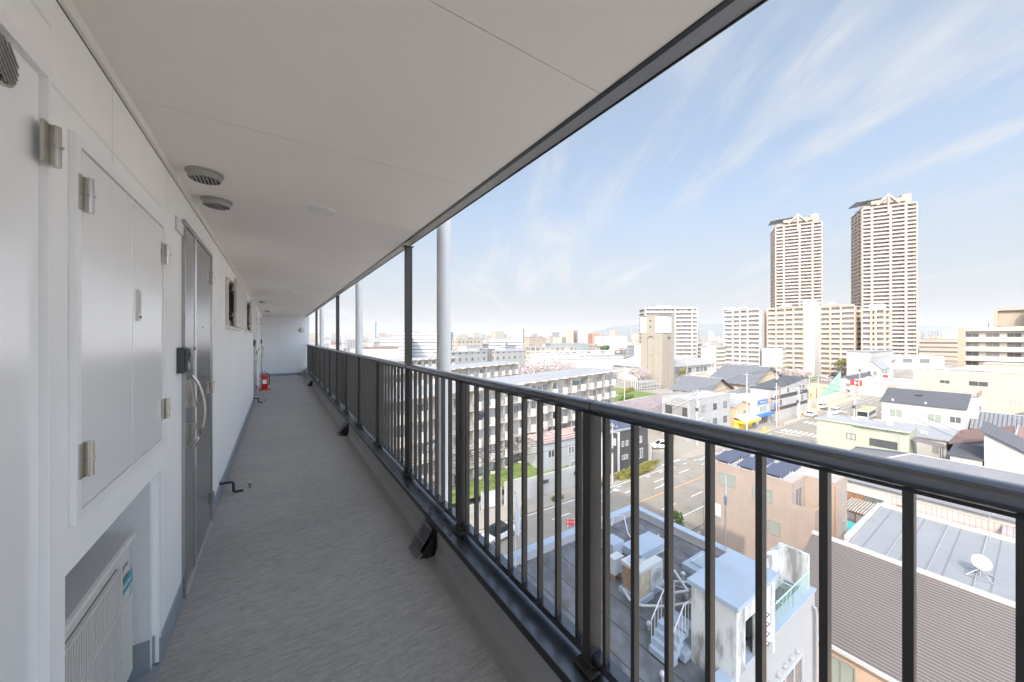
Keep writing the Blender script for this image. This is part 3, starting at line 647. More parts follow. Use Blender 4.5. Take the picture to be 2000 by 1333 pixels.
def winpat(name, col, dark, pz=3.0, pu=2.8, zf=(.32, .72), uf=(.22, .78), var=.05, rough=.8, tint=None):
    """far facades: a grid of windows, in the street grid's coordinates; roofs stay plain"""
    m = mk(name, col, rough, var=var, sc=.2, tint=tint); t = m.node_tree; N = t.nodes; Lk = t.links; p = N['Principled BSDF']
    tc_ = N.new('ShaderNodeTexCoord'); sp = N.new('ShaderNodeSeparateXYZ'); Lk.new(tc_.outputs['Object'], sp.inputs[0])
    gn = N.new('ShaderNodeSeparateXYZ'); Lk.new(tc_.outputs['Normal'], gn.inputs[0])
    def mth(op, a, b=None):
        n = N.new('ShaderNodeMath'); n.operation = op
        for i, v in enumerate((a, b)):
            if v is None: continue
            if isinstance(v, (int, float)): n.inputs[i].default_value = v
            else: Lk.new(v, n.inputs[i])
        return n.outputs[0]
    def band(s, lo, hi): return mth('MULTIPLY', mth('GREATER_THAN', s, lo), mth('LESS_THAN', s, hi))
    fz = mth('FRACT', mth('DIVIDE', sp.outputs[2], pz)); fu = mth('FRACT', mth('DIVIDE', mth('ADD', sp.outputs[0], sp.outputs[1]), pu))
    f = mth('MULTIPLY', mth('MULTIPLY', band(fz, *zf), band(fu, *uf)), mth('LESS_THAN', mth('ABSOLUTE', gn.outputs[2]), .5))
    cv = N.new('ShaderNodeCombineXYZ'); Lk.new(mth('FLOOR', mth('DIVIDE', sp.outputs[2], pz)), cv.inputs[0]); Lk.new(mth('FLOOR', mth('DIVIDE', mth('ADD', sp.outputs[0], sp.outputs[1]), pu)), cv.inputs[1])
    wn = N.new('ShaderNodeTexWhiteNoise'); Lk.new(cv.outputs[0], wn.inputs['Vector'])
    dk = N.new('ShaderNodeMixRGB'); Lk.new(mth('POWER', wn.outputs['Value'], 1.6), dk.inputs[0]); dk.inputs[1].default_value = tuple(v * .62 for v in dark) + (1,); dk.inputs[2].default_value = tuple(min(.8, v * 1.9) for v in dark) + (1,)
    x = N.new('ShaderNodeMixRGB'); Lk.new(f, x.inputs[0]); src = p.inputs['Base Color'].links[0].from_socket; Lk.new(src, x.inputs[1]); Lk.new(dk.outputs[0], x.inputs[2]); Lk.new(x.outputs[0], p.inputs['Base Color'])
    return m
# ---------------------------------------------------------------- builders
def ray(px): return (px - 1000) / 693.0
def atw(px, d): return (ray(px) * d, d)                        # view-aligned ground point
def w2l(x, y): return (x * CT + y * ST, -x * ST + y * CT)
def bld(label, x0, y0, x1, y1, h, wall, roof, name='building', cat='building', par=.35, pw=.18, cop=None, base=0.0, group=None, rz=0, eave=0):
    b = thing(name, label, cat, x0, y0, base, rz, group); a, c = x1 - x0, y1 - y0
    top = h - base
    m = M(); m.box(0, a, 0, c, -.3, top - (par if par else 0)); 
    if par:
        for q in ((0, a, 0, pw), (0, a, c - pw, c), (0, pw, pw, c - pw), (a - pw, a, pw, c - pw)): m.box(*q, top - par, top)
    m.put('wall', wall, b)
    r = M()
    if par: r.box(pw + .002, a - pw - .002, pw + .002, c - pw - .002, top - par, top - par + .05)
    else: r.box(-eave, a + eave, -eave, c + eave, top, top + .18)
    r.put('roof', roof, b)
    if cop:
        k = M(); e = .05
        for q in ((-e, a + e, -e, pw + e), (-e, a + e, c - pw - e, c + e), (-e, pw + e, pw + e, c - pw - e), (a - pw - e, a + e, pw + e, c - pw - e)): k.box(*q, top + .001, top + .07)
        k.put('coping', cop, b)
    return b
_wm = {}
def win(b, face, u, z, w, h, fm=None, gm=None, split=1, other=0.0, pane=True):
    """a window on the west ('w', x=other) or south ('s', y=other) face, centre u, sill z"""
    fm = fm or c_fr; gm = gm or c_gl; key = (round(w, 2), round(h, 2), fm.name, gm.name, split)
    if key not in _wm:
        f = M(); t = .06
        f.box(-w / 2, -w / 2 + t, -.06, .03, 0, h); f.box(w / 2 - t, w / 2, -.06, .03, 0, h); f.box(-w / 2 + t, w / 2 - t, -.06, .03, 0, t); f.box(-w / 2 + t, w / 2 - t, -.06, .03, h - t, h)
        for k in range(split): x = -w / 2 + (k + 1) * w / (split + 1); f.box(x - .03, x + .03, -.055, .03, t, h - t)
        g = M().box(-w / 2 + t, w / 2 - t, -.012, .02, t, h - t)
        _wm[key] = (f.mesh('window', fm), g.mesh('pane', gm))
    f, g = _wm[key]
    loc = (other - .001, u, z) if face == 'w' else (u, other - .001, z); rot = (0, 0, R(-90)) if face == 'w' else (0, 0, 0)
    o = inst('window', f, b, loc, rot)
    if pane: inst('pane', g, o)
    return o
def gable(label, x0, y0, x1, y1, eave, ridge, wall, roof, axis='y', over=.5, name='house', cat='house', base=0.0, hip=0.0, group=None, rz=0, shed=None):
    b = thing(name, label, cat, x0, y0, base, rz, group); a, c = x1 - x0, y1 - y0; e = eave - base; g = ridge - base
    m = M()
    if shed == '-y': m.xprism([(0, -.3), (c, -.3), (c, g - .1), (0, e - .1)], 0, a)
    elif shed == '-x': m.yprism([(0, -.3), (a, -.3), (a, g - .1), (0, e - .1)], 0, c)
    elif shed == '+y': m.xprism([(0, -.3), (c, -.3), (c, e - .1), (0, g - .1)], 0, a)
    elif hip: m.box(0, a, 0, c, -.3, e)
    elif axis == 'y': m.yprism([(0, -.3), (a, -.3), (a, e), (a / 2, g - .12), (0, e)], 0, c)
    else: m.xprism([(0, -.3), (c, -.3), (c, e), (c / 2, g - .12), (0, e)], 0, a)
    m.put('wall', wall, b)
    r = M(); th = .14; o = over
    if shed in ('-y', '+y'):
        za, zb = (e, g) if shed == '-y' else (g, e); s = (zb - za) / c
        r.xprism([(-o, za - o * s), (c + o, zb + o * s), (c + o, zb + o * s + th), (-o, za - o * s + th)], -o, a + o)
    elif shed == '-x': s = (g - e) / a; r.yprism([(-o, e - o * s), (a + o, g + o * s), (a + o, g + o * s + th), (-o, e - o * s + th)], -o, c + o)
    elif hip:
        if axis == 'y': A = [(-o, -o), (a + o, -o), (a + o, c + o), (-o, c + o)]; p, q = (a / 2, hip), (a / 2, c - hip)
        else: A = [(-o, -o), (a + o, -o), (a + o, c + o), (-o, c + o)]; p, q = (hip, c / 2), (a - hip, c / 2)
        z0 = e - .05; B4 = [(*k, z0) for k in A]; T = [(*p, g), (*q, g)]
        if axis == 'y':
            r.quad([B4[0], B4[1], T[0]]); r.quad([B4[1], B4[2], T[1], T[0]]); r.quad([B4[2], B4[3], T[1]]); r.quad([B4[3], B4[0], T[0], T[1]])
        else:
            r.quad([B4[0], B4[1], T[1], T[0]]); r.quad([B4[1], B4[2], T[1]]); r.quad([B4[2], B4[3], T[0], T[1]]); r.quad([B4[3], B4[0], T[0]])
        r.quad(B4[::-1])
        rb = [((p[0], p[1], g + .05), (q[0], q[1], g + .05))] + [((*A[i], z0 + .06), (*(p if i in ((0, 1) if axis == 'y' else (0, 3)) else q), g + .05)) for i in range(4)]
        for s_, t_ in rb: r.tube([s_, t_], .13, 6, 1)
    elif axis == 'y':
        s = (g - e) / (a / 2)
        for sg in (0, 1):
            pr = [(-o, e - o * s), (a / 2, g), (a / 2, g + th), (-o, e - o * s + th)]
            if sg: pr = [(a - x, z) for x, z in pr]
            r.yprism(pr, -o, c + o)
        r.tube([(a / 2, -o - .05, g + th), (a / 2, c + o + .05, g + th)], .13, 6, 1)
    else:
        s = (g - e) / (c / 2)
        for sg in (0, 1):
            pr = [(-o, e - o * s), (c / 2, g), (c / 2, g + th), (-o, e - o * s + th)]
            if sg: pr = [(c - y, z) for y, z in pr]
            r.xprism(pr, -o, a + o)
        r.tube([(-o - .05, c / 2, g + th), (a + o + .05, c / 2, g + th)], .13, 6, 1)
    r.put('roof', [roof, c_roofg], b)
    return b
# five storey walk-up with scalloped balconies; facade along local x, looking to -y
def danchi(label, X, Y, rz, L, floors, fh, depth, unit, curved=True, detail=2, roofm=None, wallm=None, balm=None, group='long walk-up apartment blocks', base=0.0, gablewin=False, vis=None):
    wallm = wallm or c_danchi; balm = balm or c_balc; roofm = roofm or c_roofg
    b = thing('walkup_apartment', label, 'apartment block', X, Y, base, rz, group); bd = 1.35; hh = floors * fh
    n = int(L / unit + .01); L = n * unit
    M().box(0, L, bd, depth, -.5, hh).put('wall', wallm, b)
    def edge(u0):
        if not curved: return [(u0, 0), (u0 + unit, 0)]
        pts = []
        for i in range(9):
            t = i / 8; pts.append((u0 + .05 * unit + t * .53 * unit, -.48 * math.sin(math.pi * t)))
        return [(u0, 0)] + pts + [(u0 + unit, 0)]
    ed = []
    for k in range(n): ed += edge(k * unit)[:-1]
    ed.append((L, 0))
    r = M(); r.prism([(L + .25, depth + .3), (-.25, depth + .3), (-.25, -.12)] + [(x, y - .12) for x, y in ed] + [(L + .25, -.12)], hh + .002, hh + .30, 0, 1)
    r.put('roof', [balm, roofm], b)
    for f in range(floors):
        s = M(); s.prism([(L, bd - .002), (0, bd - .002)] + ed, f * fh - .25, f * fh - .001); s.put('balcony_slab', balm, b)
    # balcony front, one mesh copied
    p = M(); q = M(); ph = 1.12
    if curved:
        e = edge(0)[1:-1]
        for (xa, ya), (xb, yb) in zip(e, e[1:]):
            p.quad([(xa, ya, 0), (xb, yb, 0), (xb, yb, ph), (xa, ya, ph)], 0, True); p.quad([(xb, yb + .08, 0), (xa, ya + .08, 0), (xa, ya + .08, ph), (xb, yb + .08, ph)], 0, True); p.quad([(xa, ya, ph), (xb, yb, ph), (xb, yb + .08, ph), (xa, ya + .08, ph)])
        x0, x1 = .60 * unit, unit * 1.03
        q.box(x0, x1, .0, .04, ph - .10, ph - .05); q.box(x0, x1, .0, .04, .08, .12); x = x0 + .06
        while x < x1: q.box(x, x + .022, .01, .03, .12, ph - .10); x += .115
    else:
        p.box(.04, unit * .98, 0, .08, 0, ph * .95); p.box(unit - .06, unit + .02, .09, bd, 0, fh - .17)
    P = p.mesh('balcony', balm); Q = q.mesh('balcony_rail', c_steel) if curved else None
    pm = M().box(-.04, .04, .05, bd - .003, 0, fh - .17).mesh('partition', balm)
    nb = 0
    for f in reversed(range(floors)):
        for k in range(n):
            if vis and not vis(f, k): continue
            nb += 1
            if nb > 100: break
            o = inst('balcony', P, b, (k * unit, 0, f * fh))
            if Q and detail > 1: inst('balcony_rail', Q, o)
            if curved and k % 2 == 0: inst('partition', pm, b, (k * unit + .02, 0, f * fh))
            if detail > 1:
                win(b, 's', k * unit + .30 * unit, f * fh + .35, 1.35, 1.5, c_frw, c_gd, 1, bd); win(b, 's', k * unit + .76 * unit, f * fh + .12, 1.15, 1.9, c_frw, c_gd, 1, bd)
            else: win(b, 's', k * unit + .5 * unit, f * fh + .3, unit * .62, 1.9, c_fr, c_gld, 1, bd, pane=True)
    return b
# ================================================================ ground, streets
g = M(); S = 14000; g.quad([(-S, -S, 0), (S, -S, 0), (S, S, 0), (-S, S, 0)]); setp(g.put('ground', c_lot, None, 0, (0, 0, 0), (0, 0, TH)), kind='structure')
def sheet(name, rects, mats, z, kind='structure'):
    m = M()
    for r_ in rects: m.quad([(r_[0], r_[2], 0), (r_[1], r_[2], 0), (r_[1], r_[3], 0), (r_[0], r_[3], 0)], r_[4] if len(r_) > 4 else 0)
    return setp(m.put(name, mats, None, 0, L2W(0, 0, z), (0, 0, TH)), kind=kind)
sheet('road', [(-60, 420, 25.6, 37.4), (57.8, 63.5, 37.4, 75), (119, 126, -40, 25.6), (300, 306, 37.4, 120)], [c_asph], .004)
pv = M()
for x0, x1, y0, y1 in ((-60, 57.0, 37.4, 40.4), (64.3, 300, 37.4, 39.6), (24, 118, 23.4, 25.6), (127, 300, 23.6, 25.6)): pv.box(x0, x1, y0, y1, -.2, .13)
setp(pv.put('pavement', c_pave, None, 0, L2W(0, 0, 0), (0, 0, TH)), kind='structure')
mk_ = []
for x in range(0, 300, 1): pass
def dash(y, x0, x1, on, off, wd, mi):
    x = x0
    while x < x1: mk_.append((x, min(x + on, x1), y - wd / 2, y + wd / 2, mi)); x += on + off
dash(31.55, -20, 100, 118, 3, .16, 1); dash(31.55, 126, 300, 170, 3, .16, 1); dash(28.5, -20, 100, 3, 4, .14, 0); dash(34.6, -20, 100, 3, 4, .14, 0); dash(28.5, 128, 300, 4, 5, .15, 0); dash(34.6, 128, 300, 4, 5, .15, 0)
dash(36.6, 40, 100, 1.0, 2.6, .3, 2); dash(36.7, 128, 260, 1.5, 1.5, .4, 2); dash(37.1, -20, 57, 77, 1, .13, 0); dash(25.95, -20, 116, 136, 1, .13, 0)
y = 26.6
while y < 37: mk_.append((103.5, 107, y, y + .5, 0)); mk_.append((118.6, 121.6, y, y + .5, 0)); y += 1.05
x = 109.5
while x < 117: mk_.append((x, x + .5, 37.6 - 9.5, 37.6 - 6.8, 0)); x += 1.05
mk_ += [(101.6, 102, 31.7, 37, 0), (57.9, 63.4, 38.2, 38.6, 0), (48, 50.5, 33.0, 33.15, 0), (50.2, 51.2, 32.7, 33.4, 0), (40, 42.4, 35.9, 36.05, 0), (42.2, 43, 35.6, 36.35, 0), (66, 70, 36.0, 36.4, 2), (71, 73, 35.6, 36.1, 2)]
sheet('road_markings', mk_, [c_mark, c_marko, c_markb], .010)
# kerbed flower bed, grass bank, field
gb = M(); gb.quad([(14, 43.6, .9), (40, 42.9, 1.4), (44, 51.0, 2.0), (14, 44.9, 1.3)]); gb.quad([(14, 44.9, 1.3), (44, 51.0, 2.0), (70, 56.4, .9), (70, 62, .5), (12, 49, .8)]); gb.quad([(76, 76, .4), (128, 84, .4), (128, 112, .4), (84, 96, .4)]); gb.quad([(232, 68, .03), (262, 72, .03), (262, 86, .03), (236, 82, .03)]); gb.quad([(262, 86, .02), (300, 92, .02), (300, 104, .02), (262, 98, .02)])
setp(gb.put('grass_bank', c_grass, None, 0, L2W(0, 0, 0), (0, 0, TH)), kind='stuff')
sheet('sandy_field', [(128, 188, 39.7, 42.5), (150, 225, 44, 68)], [c_sand], .018)
sheet('car_park', [(232, 352, 56, 86)], [c_asph], .006)
# ================================================================ near building with the black felt roof
nb_ = bld('white office building whose dark felt roof carries air conditioners and a stained stair house', 2.6, 5.1, 17.75, 13.65, 13.0, c_white2, c_felt, par=.42, pw=.30, cop=c_roofb)
for (u, z, w_) in ((12.6, 9.3, 2.4), (8.8, 9.3, 2.0)): win(nb_, 's', u, z, w_, 1.9, c_frw, c_gl, 2)
for i in range(4): M().lathe([(.10, 0), (.10, .06), (.06, .12), (.02, .13)], 10).put('vent_hood', c_white2, nb_, loc=(11.6 + i * .55, -.005, 11.55), rot=(R(90), 0, 0))
M().box(-.45, .0, -.32, -.001, -.22, .22).put('rain_head', c_steel, nb_, loc=(11.0, 0, 11.4)); M().tube([(10.78, -.12, .1), (10.78, -.12, 11.15)], .06, 10).put('rain_pipe', c_white2, nb_); M().tube([(15.0, -.1, .1), (15.0, -.1, 12.2), (14.85, -.1, 12.5)], .06, 10).put('rain_pipe', c_white2, nb_)
sh = thing('stair_house', 'stained white stair house with a pale blue top on the dark felt roof', 'stair house', 11.1, 4.98, 12.63)
m = M(); m.box(0, .16, 0, 1.35, 0, 2.46); m.box(.161, 2.62, 1.2, 1.35, 0, 2.46); m.box(2.46, 2.62, 0, 1.199, 0, 2.46); m.box(.161, .55, 0, .14, .45, 2.46); m.box(1.35, 2.459, 0, .14, .45, 2.46); m.box(.551, 1.349, 0, .14, 1.9, 2.46); m.put('wall', c_stain, sh)
M().box(-.08, 2.72, -.08, 1.45, 2.462, 2.60).put('roof', c_roofb, sh)
M().box(-.35, 2.9, 1.351, 1.7, .06, .32).put('plinth', c_roofb, sh); 
ld = M()
for z in (.75, 1.05, 1.35, 1.65): ld.tube([(1.42, -.001, z), (1.42, -.14, z), (1.85, -.14, z), (1.85, -.001, z)], .012, 6)
ld.put('wall_rungs', c_wire, sh)
tw = thing('parapet_wall', 'tall stained white wall piece with a pale green mesh guard beyond the stair house', 'wall', 14.2, 5.12, 12.9)
m = M(); m.box(1.3, 3.45, .9, 1.1, 0, 1.5); m.box(3.25, 3.45, .1, .899, 0, 1.5); m.box(.0, 1.1, 1.7, 1.9, 0, 1.35); m.put('wall_panel', c_stain, tw)
k = M()
for a_, b__ in (((.1, .05), (1.6, .05)), ((1.6, .05), (3.2, .05)), ((1.6, .05), (1.6, .85))):
    k.tube([(*a_, .95), (*b__, .95)], .025, 6); k.tube([(*a_, .12), (*b__, .12)], .02, 6)
    for i in range(14): t = i / 13; x = a_[0] + (b__[0] - a_[0]) * t; y = a_[1] + (b__[1] - a_[1]) * t; k.tube([(x, y, .12), (x, y, .95)], .008, 4)
k.put('mesh_guard', mk('pale_green_paint', (.45, .64, .56), .5), tw)
# roof-top things
def roofthing(name, label, cat, X, Y, group=None, rz=0, Z=12.64): return thing(name, label, cat, X, Y, Z, rz, group)
def fanmesh(parent, face='y', r=.27, loc=(0, 0, 0), mat=None):
    m = M(); m.lathe([(r, 0), (r, .025), (r * .93, .03), (r * .93, .012), (r * .2, .012)], 24); m.lathe([(r * .22, .013), (r * .22, .03), (r * .1, .034)], 14, mi=0)
    for i in range(5):
        a = i * R(72); m.quad([(math.cos(a) * r * .2, math.sin(a) * r * .2, .014), (math.cos(a) * r * .9, math.sin(a) * r * .9, .014), (math.cos(a + .7) * r * .9, math.sin(a + .7) * r * .9, .024), (math.cos(a + .9) * r * .2, math.sin(a + .9) * r * .2, .024)], 1)
    for q in (.35, .6, .8): m.lathe([(r * q, .031), (r * q + .008, .031), (r * q + .008, .034)], 20)
    m.put('fan', [c_wht, c_conc], parent, loc=loc, rot=(R(90), 0, 0) if face == 'y' else (0, 0, 0))
a1 = roofthing('rooftop_unit', 'upright rooftop air conditioner with rusty coil side and a fan on top', 'air conditioner', 11.75, 8.75)
m = M(); m.box(0, .62, 0, .85, .2, 1.15); m.put('casing', c_white2, a1, .015); m = M(); m.box(-.04, .66, -.04, .89, 1.151, 1.30); m.put('top_cover', c_wht, a1, .02); fanmesh(a1, 'z', .28, (.31, .45, 1.302))
m = M(); y = .03
while y < .83: m.box(-.014, -.001, y, y + .02, .28, 1.1); y += .045
m.put('coil_grille', c_rust, a1); M().box(.02, .60, -.012, -.001, .22, 1.12).put('side_panel', mk('weathered_panel', (.55, .48, .34), .7, var=.2, sc=5, dirt=.4, dsc=4), a1); M().box(-.1, .75, -.1, .95, .0, .199).put('base_frame', c_roofb, a1)
a2 = roofthing('rooftop_unit', 'white side blowing air conditioner beside the upright rooftop unit, fan facing the stair house', 'air conditioner', 12.50, 8.80)
M().box(0, .82, 0, .36, .2, 1.2).put('casing', c_wht, a2, .02); fanmesh(a2, 'y', .30, (.42, -.002, .72)); M().box(-.05, .9, -.05, .42, 0, .199).put('base_frame', c_roofb, a2)
bx = roofthing('control_box', 'white control box on legs behind the rooftop air conditioners', 'box', 11.9, 10.1)
m = M(); m.box(0, .5, 0, .3, .28, .95); m.put('casing', c_wht, bx, .01); m = M(); m.box(-.04, .54, -.04, .34, .951, .99); m.put('lid', c_wht, bx); m = M(); [m.box(x, x + .04, .05, .25, 0, .279) for x in (.05, .4)]; m.put('stand', c_rust, bx)
for lab, x, y, a_, c_, hh in (('square pale blue vent block on the felt roof near the far corner', 13.2, 11.3, .7, .65, .6), ('long flat pale blue plinth with a stained end on the felt roof', 13.9, 10.3, 2.0, 1.0, .42), ('small pale blue block beside the control box', 13.1, 9.6, .7, .5, .4)):
    p_ = roofthing('roof_plinth', lab, 'plinth', x, y, 'pale blue blocks on the felt roof'); M().box(0, a_, 0, c_, 0, hh * .25).put('footing', c_stain, p_); M().box(-.04, a_ + .04, -.04, c_ + .04, hh * .25 + .001, hh).put('cover', c_roofb, p_, .01)
ht = roofthing('roof_hatch', 'low pale blue roof hatch with raised lid along the right parapet', 'hatch', 15.1, 7.9)
M().box(0, 1.7, 0, 1.15, 0, .28).put('hatch_base', c_roofb, ht, .01); M().box(.35, 1.35, .2, .95, .281, .36).put('hatch_lid', c_roofb, ht, .01)
k = M(); [k.box(*q, .361, .385) for q in ((.38, 1.32, .23, .26), (.38, 1.32, .89, .92), (.38, .41, .261, .889), (1.29, 1.32, .261, .889))]; k.put('lid_rim', c_wht, ht)
def pipe(label, pts, r, mat=c_wht, name='roof_pipe', feet=()):
    o = roofthing(name, label, 'pipe', *pts[0][:2]); x0, y0 = pts[0][:2]
    m = M(); m.tube([(x - x0, y - y0, z) for x, y, z in pts], r, 8); m.put('pipe_run', mat, o)
    for fx, fy in feet: M().box(fx - x0 - .09, fx - x0 + .09, fy - y0 - .09, fy - y0 + .09, .05, .22).put('pipe_foot', c_concL, o)
    return o
pipe('white lagged pipe running from the air conditioners to the pipe feet', [(12.7, 8.7, .35), (12.9, 8.2, .3), (13.6, 7.9, .3), (14.3, 8.9, .3)], .055, feet=((12.95, 8.15), (13.5, 7.95)))
pipe('second white pipe bent along the front of the rooftop units', [(11.6, 9.4, .25), (11.35, 8.9, .25), (11.5, 8.45, .25), (12.2, 7.9, .26), (13.3, 7.45, .26)], .05, feet=((12.3, 7.85), (13.2, 7.5)))
pipe('white pipe pair laid from the units towards the hatch', [(13.4, 8.9, .2), (14.2, 8.3, .2), (14.9, 7.6, .2)], .04)
pipe('looping white hose on the felt roof by the long plinth', [(14.6, 12.6, .5), (14.9, 12.7, .9), (15.2, 12.3, 1.0), (14.9, 11.8, .4), (14.8, 11.3, .12), (15.3, 10.9, .1), (15.9, 10.9, .1), (16.6, 11.2, .1)], .03)
pipe('thin lightning cable stretched across the felt roof', [(13.3, 9.4, .06), (14.4, 7.6, .06), (15.2, 6.6, .06)], .014)
for lab, x, y in (('round white roof vent cap near the bottom railing', 9.7, 6.4), ('round white vent cap left of the rooftop units', 11.0, 7.8), ('round white vent cap beside the hatch', 14.55, 8.65)):
    v_ = roofthing('vent_cap', lab, 'vent cap', x, y, 'white roof vent caps'); M().lathe([(.05, 0), (.05, .16), (.09, .17), (.10, .22), (.08, .28), (.03, .31)], 14).put('cap', c_wht, v_)
st = roofthing('roof_stairs', 'small white steel steps with handrails climbing over to the stair house', 'stairs', 10.2, 5.9)
m = M()
for i in range(4): m.box(.15 * i, .15 * i + .35, .55, 1.35, .05 + .2 * i, .24 + .2 * i)
m.box(.75, 1.4, .55, 1.35, .66, .84); m.put('steps', c_roofb, st)
k = M()
for y in (.58, 1.32):
    k.tube([(.1, y, 1.05), (.75, y, 1.75), (1.4, y, 1.75)], .022, 6)
    for i in range(8): x = .1 + i * .18; zt_ = 1.05 + max(0, min(.7, (x - .1) * 1.08)); k.tube([(x, y, .2 + min(.6, .9 * (x))), (x, y, zt_)], .012, 5)
k.tube([(1.4, .58, 1.75), (1.4, .58, .8)], .022, 6); k.tube([(1.4, 1.32, 1.75), (1.4, 1.32, .8)], .022, 6); k.put('handrail', c_wht, st)
fp = thing('flag_pole', 'white flagpole with a drooping white flag at the edge of the dark felt roof', 'flagpole', 8.75, 12.95, 12.64)
M().tube([(0, 0, 0), (0, 0, 3.5)], .032, 10, r1=.02).put('pole', c_wht, fp); M().lathe([(.02, 3.5), (.05, 3.53), (.05, 3.57), (.02, 3.6)], 12).put('finial', c_steel, fp)
f = M(); n = 10
for i in range(n):
    for j in range(4):
        def fpnt(i, j): t = i / n; u = j / 4; return (.02 + u * (.10 + .16 * math.sin(t * 2.6)) + .03 * t, .05 * math.sin(u * 7 + t * 2) * (.3 + t), 3.4 - t * 1.75 - u * .12)
        f.quad([fpnt(i, j), fpnt(i, j + 1), fpnt(i + 1, j + 1), fpnt(i + 1, j)], 0, True)
f.put('flag', c_wht, fp)
an = thing('antenna_mast', 'slim steel antenna mast with a white tip on the right parapet of the felt roof', 'antenna', 17.55, 8.35, 13.07)
M().tube([(0, 0, 0), (0, 0, 2.6)], .03, 8).put('mast', c_steel, an); M().tube([(0, 0, 2.61), (0, 0, 3.5)], .045, 8, r1=.03).put('tip', c_wht, an); M().box(-.06, .06, -.09, .05, 2.1, 2.5).put('clamp', c_steel, an)
# ================================================================ brown roofed house and pale metal roof
br_ = thing('house', 'house with a big brown ribbed metal roof and salmon walls at the lower right', 'house', 21.9, -8, 0)
m = M(); m.yprism([(0, -.3), (5.4, -.3), (5.4, 10.7), (0, 8.75)], 0, 15.6); m.put('wall', c_salmonl, br_)
r = M(); s_ = 2.0 / 5.4; r.yprism([(-.45, 9 - .45 * s_ - .12), (5.4, 11 - .12), (5.4, 11), (-.45, 9 - .45 * s_)], -.3, 15.95, 0)
x = -.35
while x < 5.3: z = 9 + x * s_; r.box(x, x + .022, -.3, 15.95, z + .004, z + .017, 1); x += .155
r.put('roof', [c_metal, mk('roof_seam', (.36, .33, .32), .4, metal=.3, var=.05)], br_)
c = M(); c.box(5.401, 5.75, -.35, 15.98, 10.2, 11.12); c.put('ridge_wall', c_white2, br_); gt = M(); gt.box(-.62, -.46, -.3, 15.9, 8.66, 8.8); gt.put('gutter', c_white2, br_)
for y in (13.3, 8.2): win(br_, 'w', y, 6.3, 1.0, 1.7, c_fr, c_glg, 1)
bl_ = thing('building', 'low building with a flat pale metal roof in wide strips beyond the brown roof', 'building', 33.0, -6.5, 0)
m = M(); m.box(0, 8.4, 0, 13.9, -.3, 8.6); m.put('wall', c_salmon, bl_)
r = M(); r.yprism([(-.2, 8.72), (8.6, 8.95), (8.6, 9.08), (-.2, 8.85)], -.2, 14.1, 0); y = .2
while y < 14: r.yprism([(-.2, 8.855), (8.6, 9.085), (8.6, 9.14), (-.2, 8.91)], y, y + .06, 1); y += 1.72
r.put('roof', [c_bluem, c_roofg], bl_); pp = M(); pp.box(8.61, 8.85, -.2, 14.1, 8.7, 9.35); pp.box(-.2, 8.6, 14.11, 14.3, 8.6, 9.3); pp.put('parapet', c_concL, bl_)
fc = thing('roof_fence', 'low rust red mesh fence along the far edge of the pale metal roof', 'fence', 41.75, -6, 9.36)
m = M(); m.tube([(0, 0, .75), (0, 13, .75)], .022, 5); m.tube([(0, 0, .12), (0, 13, .12)], .018, 5); y = 0
while y <= 13: m.tube([(0, y, 0), (0, y, .8)], .014, 4); y += .26
m.put('mesh_panel', mk('red_fence_paint', (.36, .20, .16), .7), fc)
ds = thing('satellite_dish', 'white satellite dish on a small frame standing on the pale metal roof', 'satellite dish', 34.6, 2.2, 8.9)
M().tube([(0, 0, 0), (0, 0, .75)], .03, 8).put('mast', c_steel, ds); m = M(); pr = [(.36 * math.sin(t_ * .25), .02 + .10 * (t_ / 4) ** 2) for t_ in range(0, 5)]
m.lathe([(max(.005, .10 * i), .10 * (i / 4.5) ** 2) for i in range(0, 5)] + [(.41, .09)], 24); m.put('dish', c_wht, ds, loc=(0, -.02, .85), rot=(R(62), 0, R(-60))); k = M()
for x, y in ((.5, .5), (-.5, .5), (.5, -.5), (-.5, -.5)): k.tube([(0, 0, .5), (x, y, .02)], .018, 5)
k.tube([(-.5, -.5, .03), (.5, -.5, .03), (.5, .5, .03), (-.5, .5, .03), (-.5, -.5, .03)], .02, 5); k.put('frame', c_steel, ds)
def aerial(label, X, Y, Z, hgt, group='television aerials'):
    o = thing('tv_aerial', label, 'aerial', X, Y, Z, 0, group); M().tube([(0, 0, 0), (0, 0, hgt)], .025, 6).put('mast', c_steel, o)
    k = M(); k.tube([(-.5, -.3, hgt - .1), (.6, .35, hgt - .1)], .014, 5)
    for i in range(7): t = i / 6; x = -.5 + 1.1 * t; y = -.3 + .65 * t; k.tube([(x - .12, y + .2, hgt - .1), (x + .12, y - .2, hgt - .1)], .009, 4)
    k.put('elements', c_steel, o); return o
aerial('television aerial on a rusty mast at the far edge of the pale metal roof', 40.8, 2.2, 9.1, 2.1)
# ================================================================ pink house with solar panels
pk = thing('house', 'three storey pink sided house with blue solar panels on its flat roof', 'house', 39.8, 10.9, 0)
m = M(); a_ = 7.0; top = 9.5
m.box(0, a_, 2.2, 10.3, -.3, top - .25); m.box(3.3, a_, 0, 2.199, -.3, top - .25); m.box(0, 3.299, .5, 2.199, 3.2, 6.5 + .12)
for q in ((0, a_, 10.1, 10.3), (0, .2, 2.4, 10.099), (a_ - .2, a_, .2, 10.099), (0, 3.3, 2.2, 2.399), (3.3, 3.5, .2, 2.199), (3.3, a_, 0, .199)): m.box(*q, top - .249, top)
for q in ((0, 3.299, .5, .62), (0, .12, .621, 2.199)): m.box(*q, 6.621, 7.6)
m.put('wall', c_pink, pk)
k = M()
for q in ((-.04, a_ + .04, 10.08, 10.34), (-.04, .24, 2.16, 10.079), (a_ - .24, a_ + .04, .2, 10.079), (.241, 3.26, 2.16, 2.42), (3.26, 3.52, .22, 2.42), (3.26, a_ + .04, -.04, .219)): k.box(*q, top + .001, top + .05)
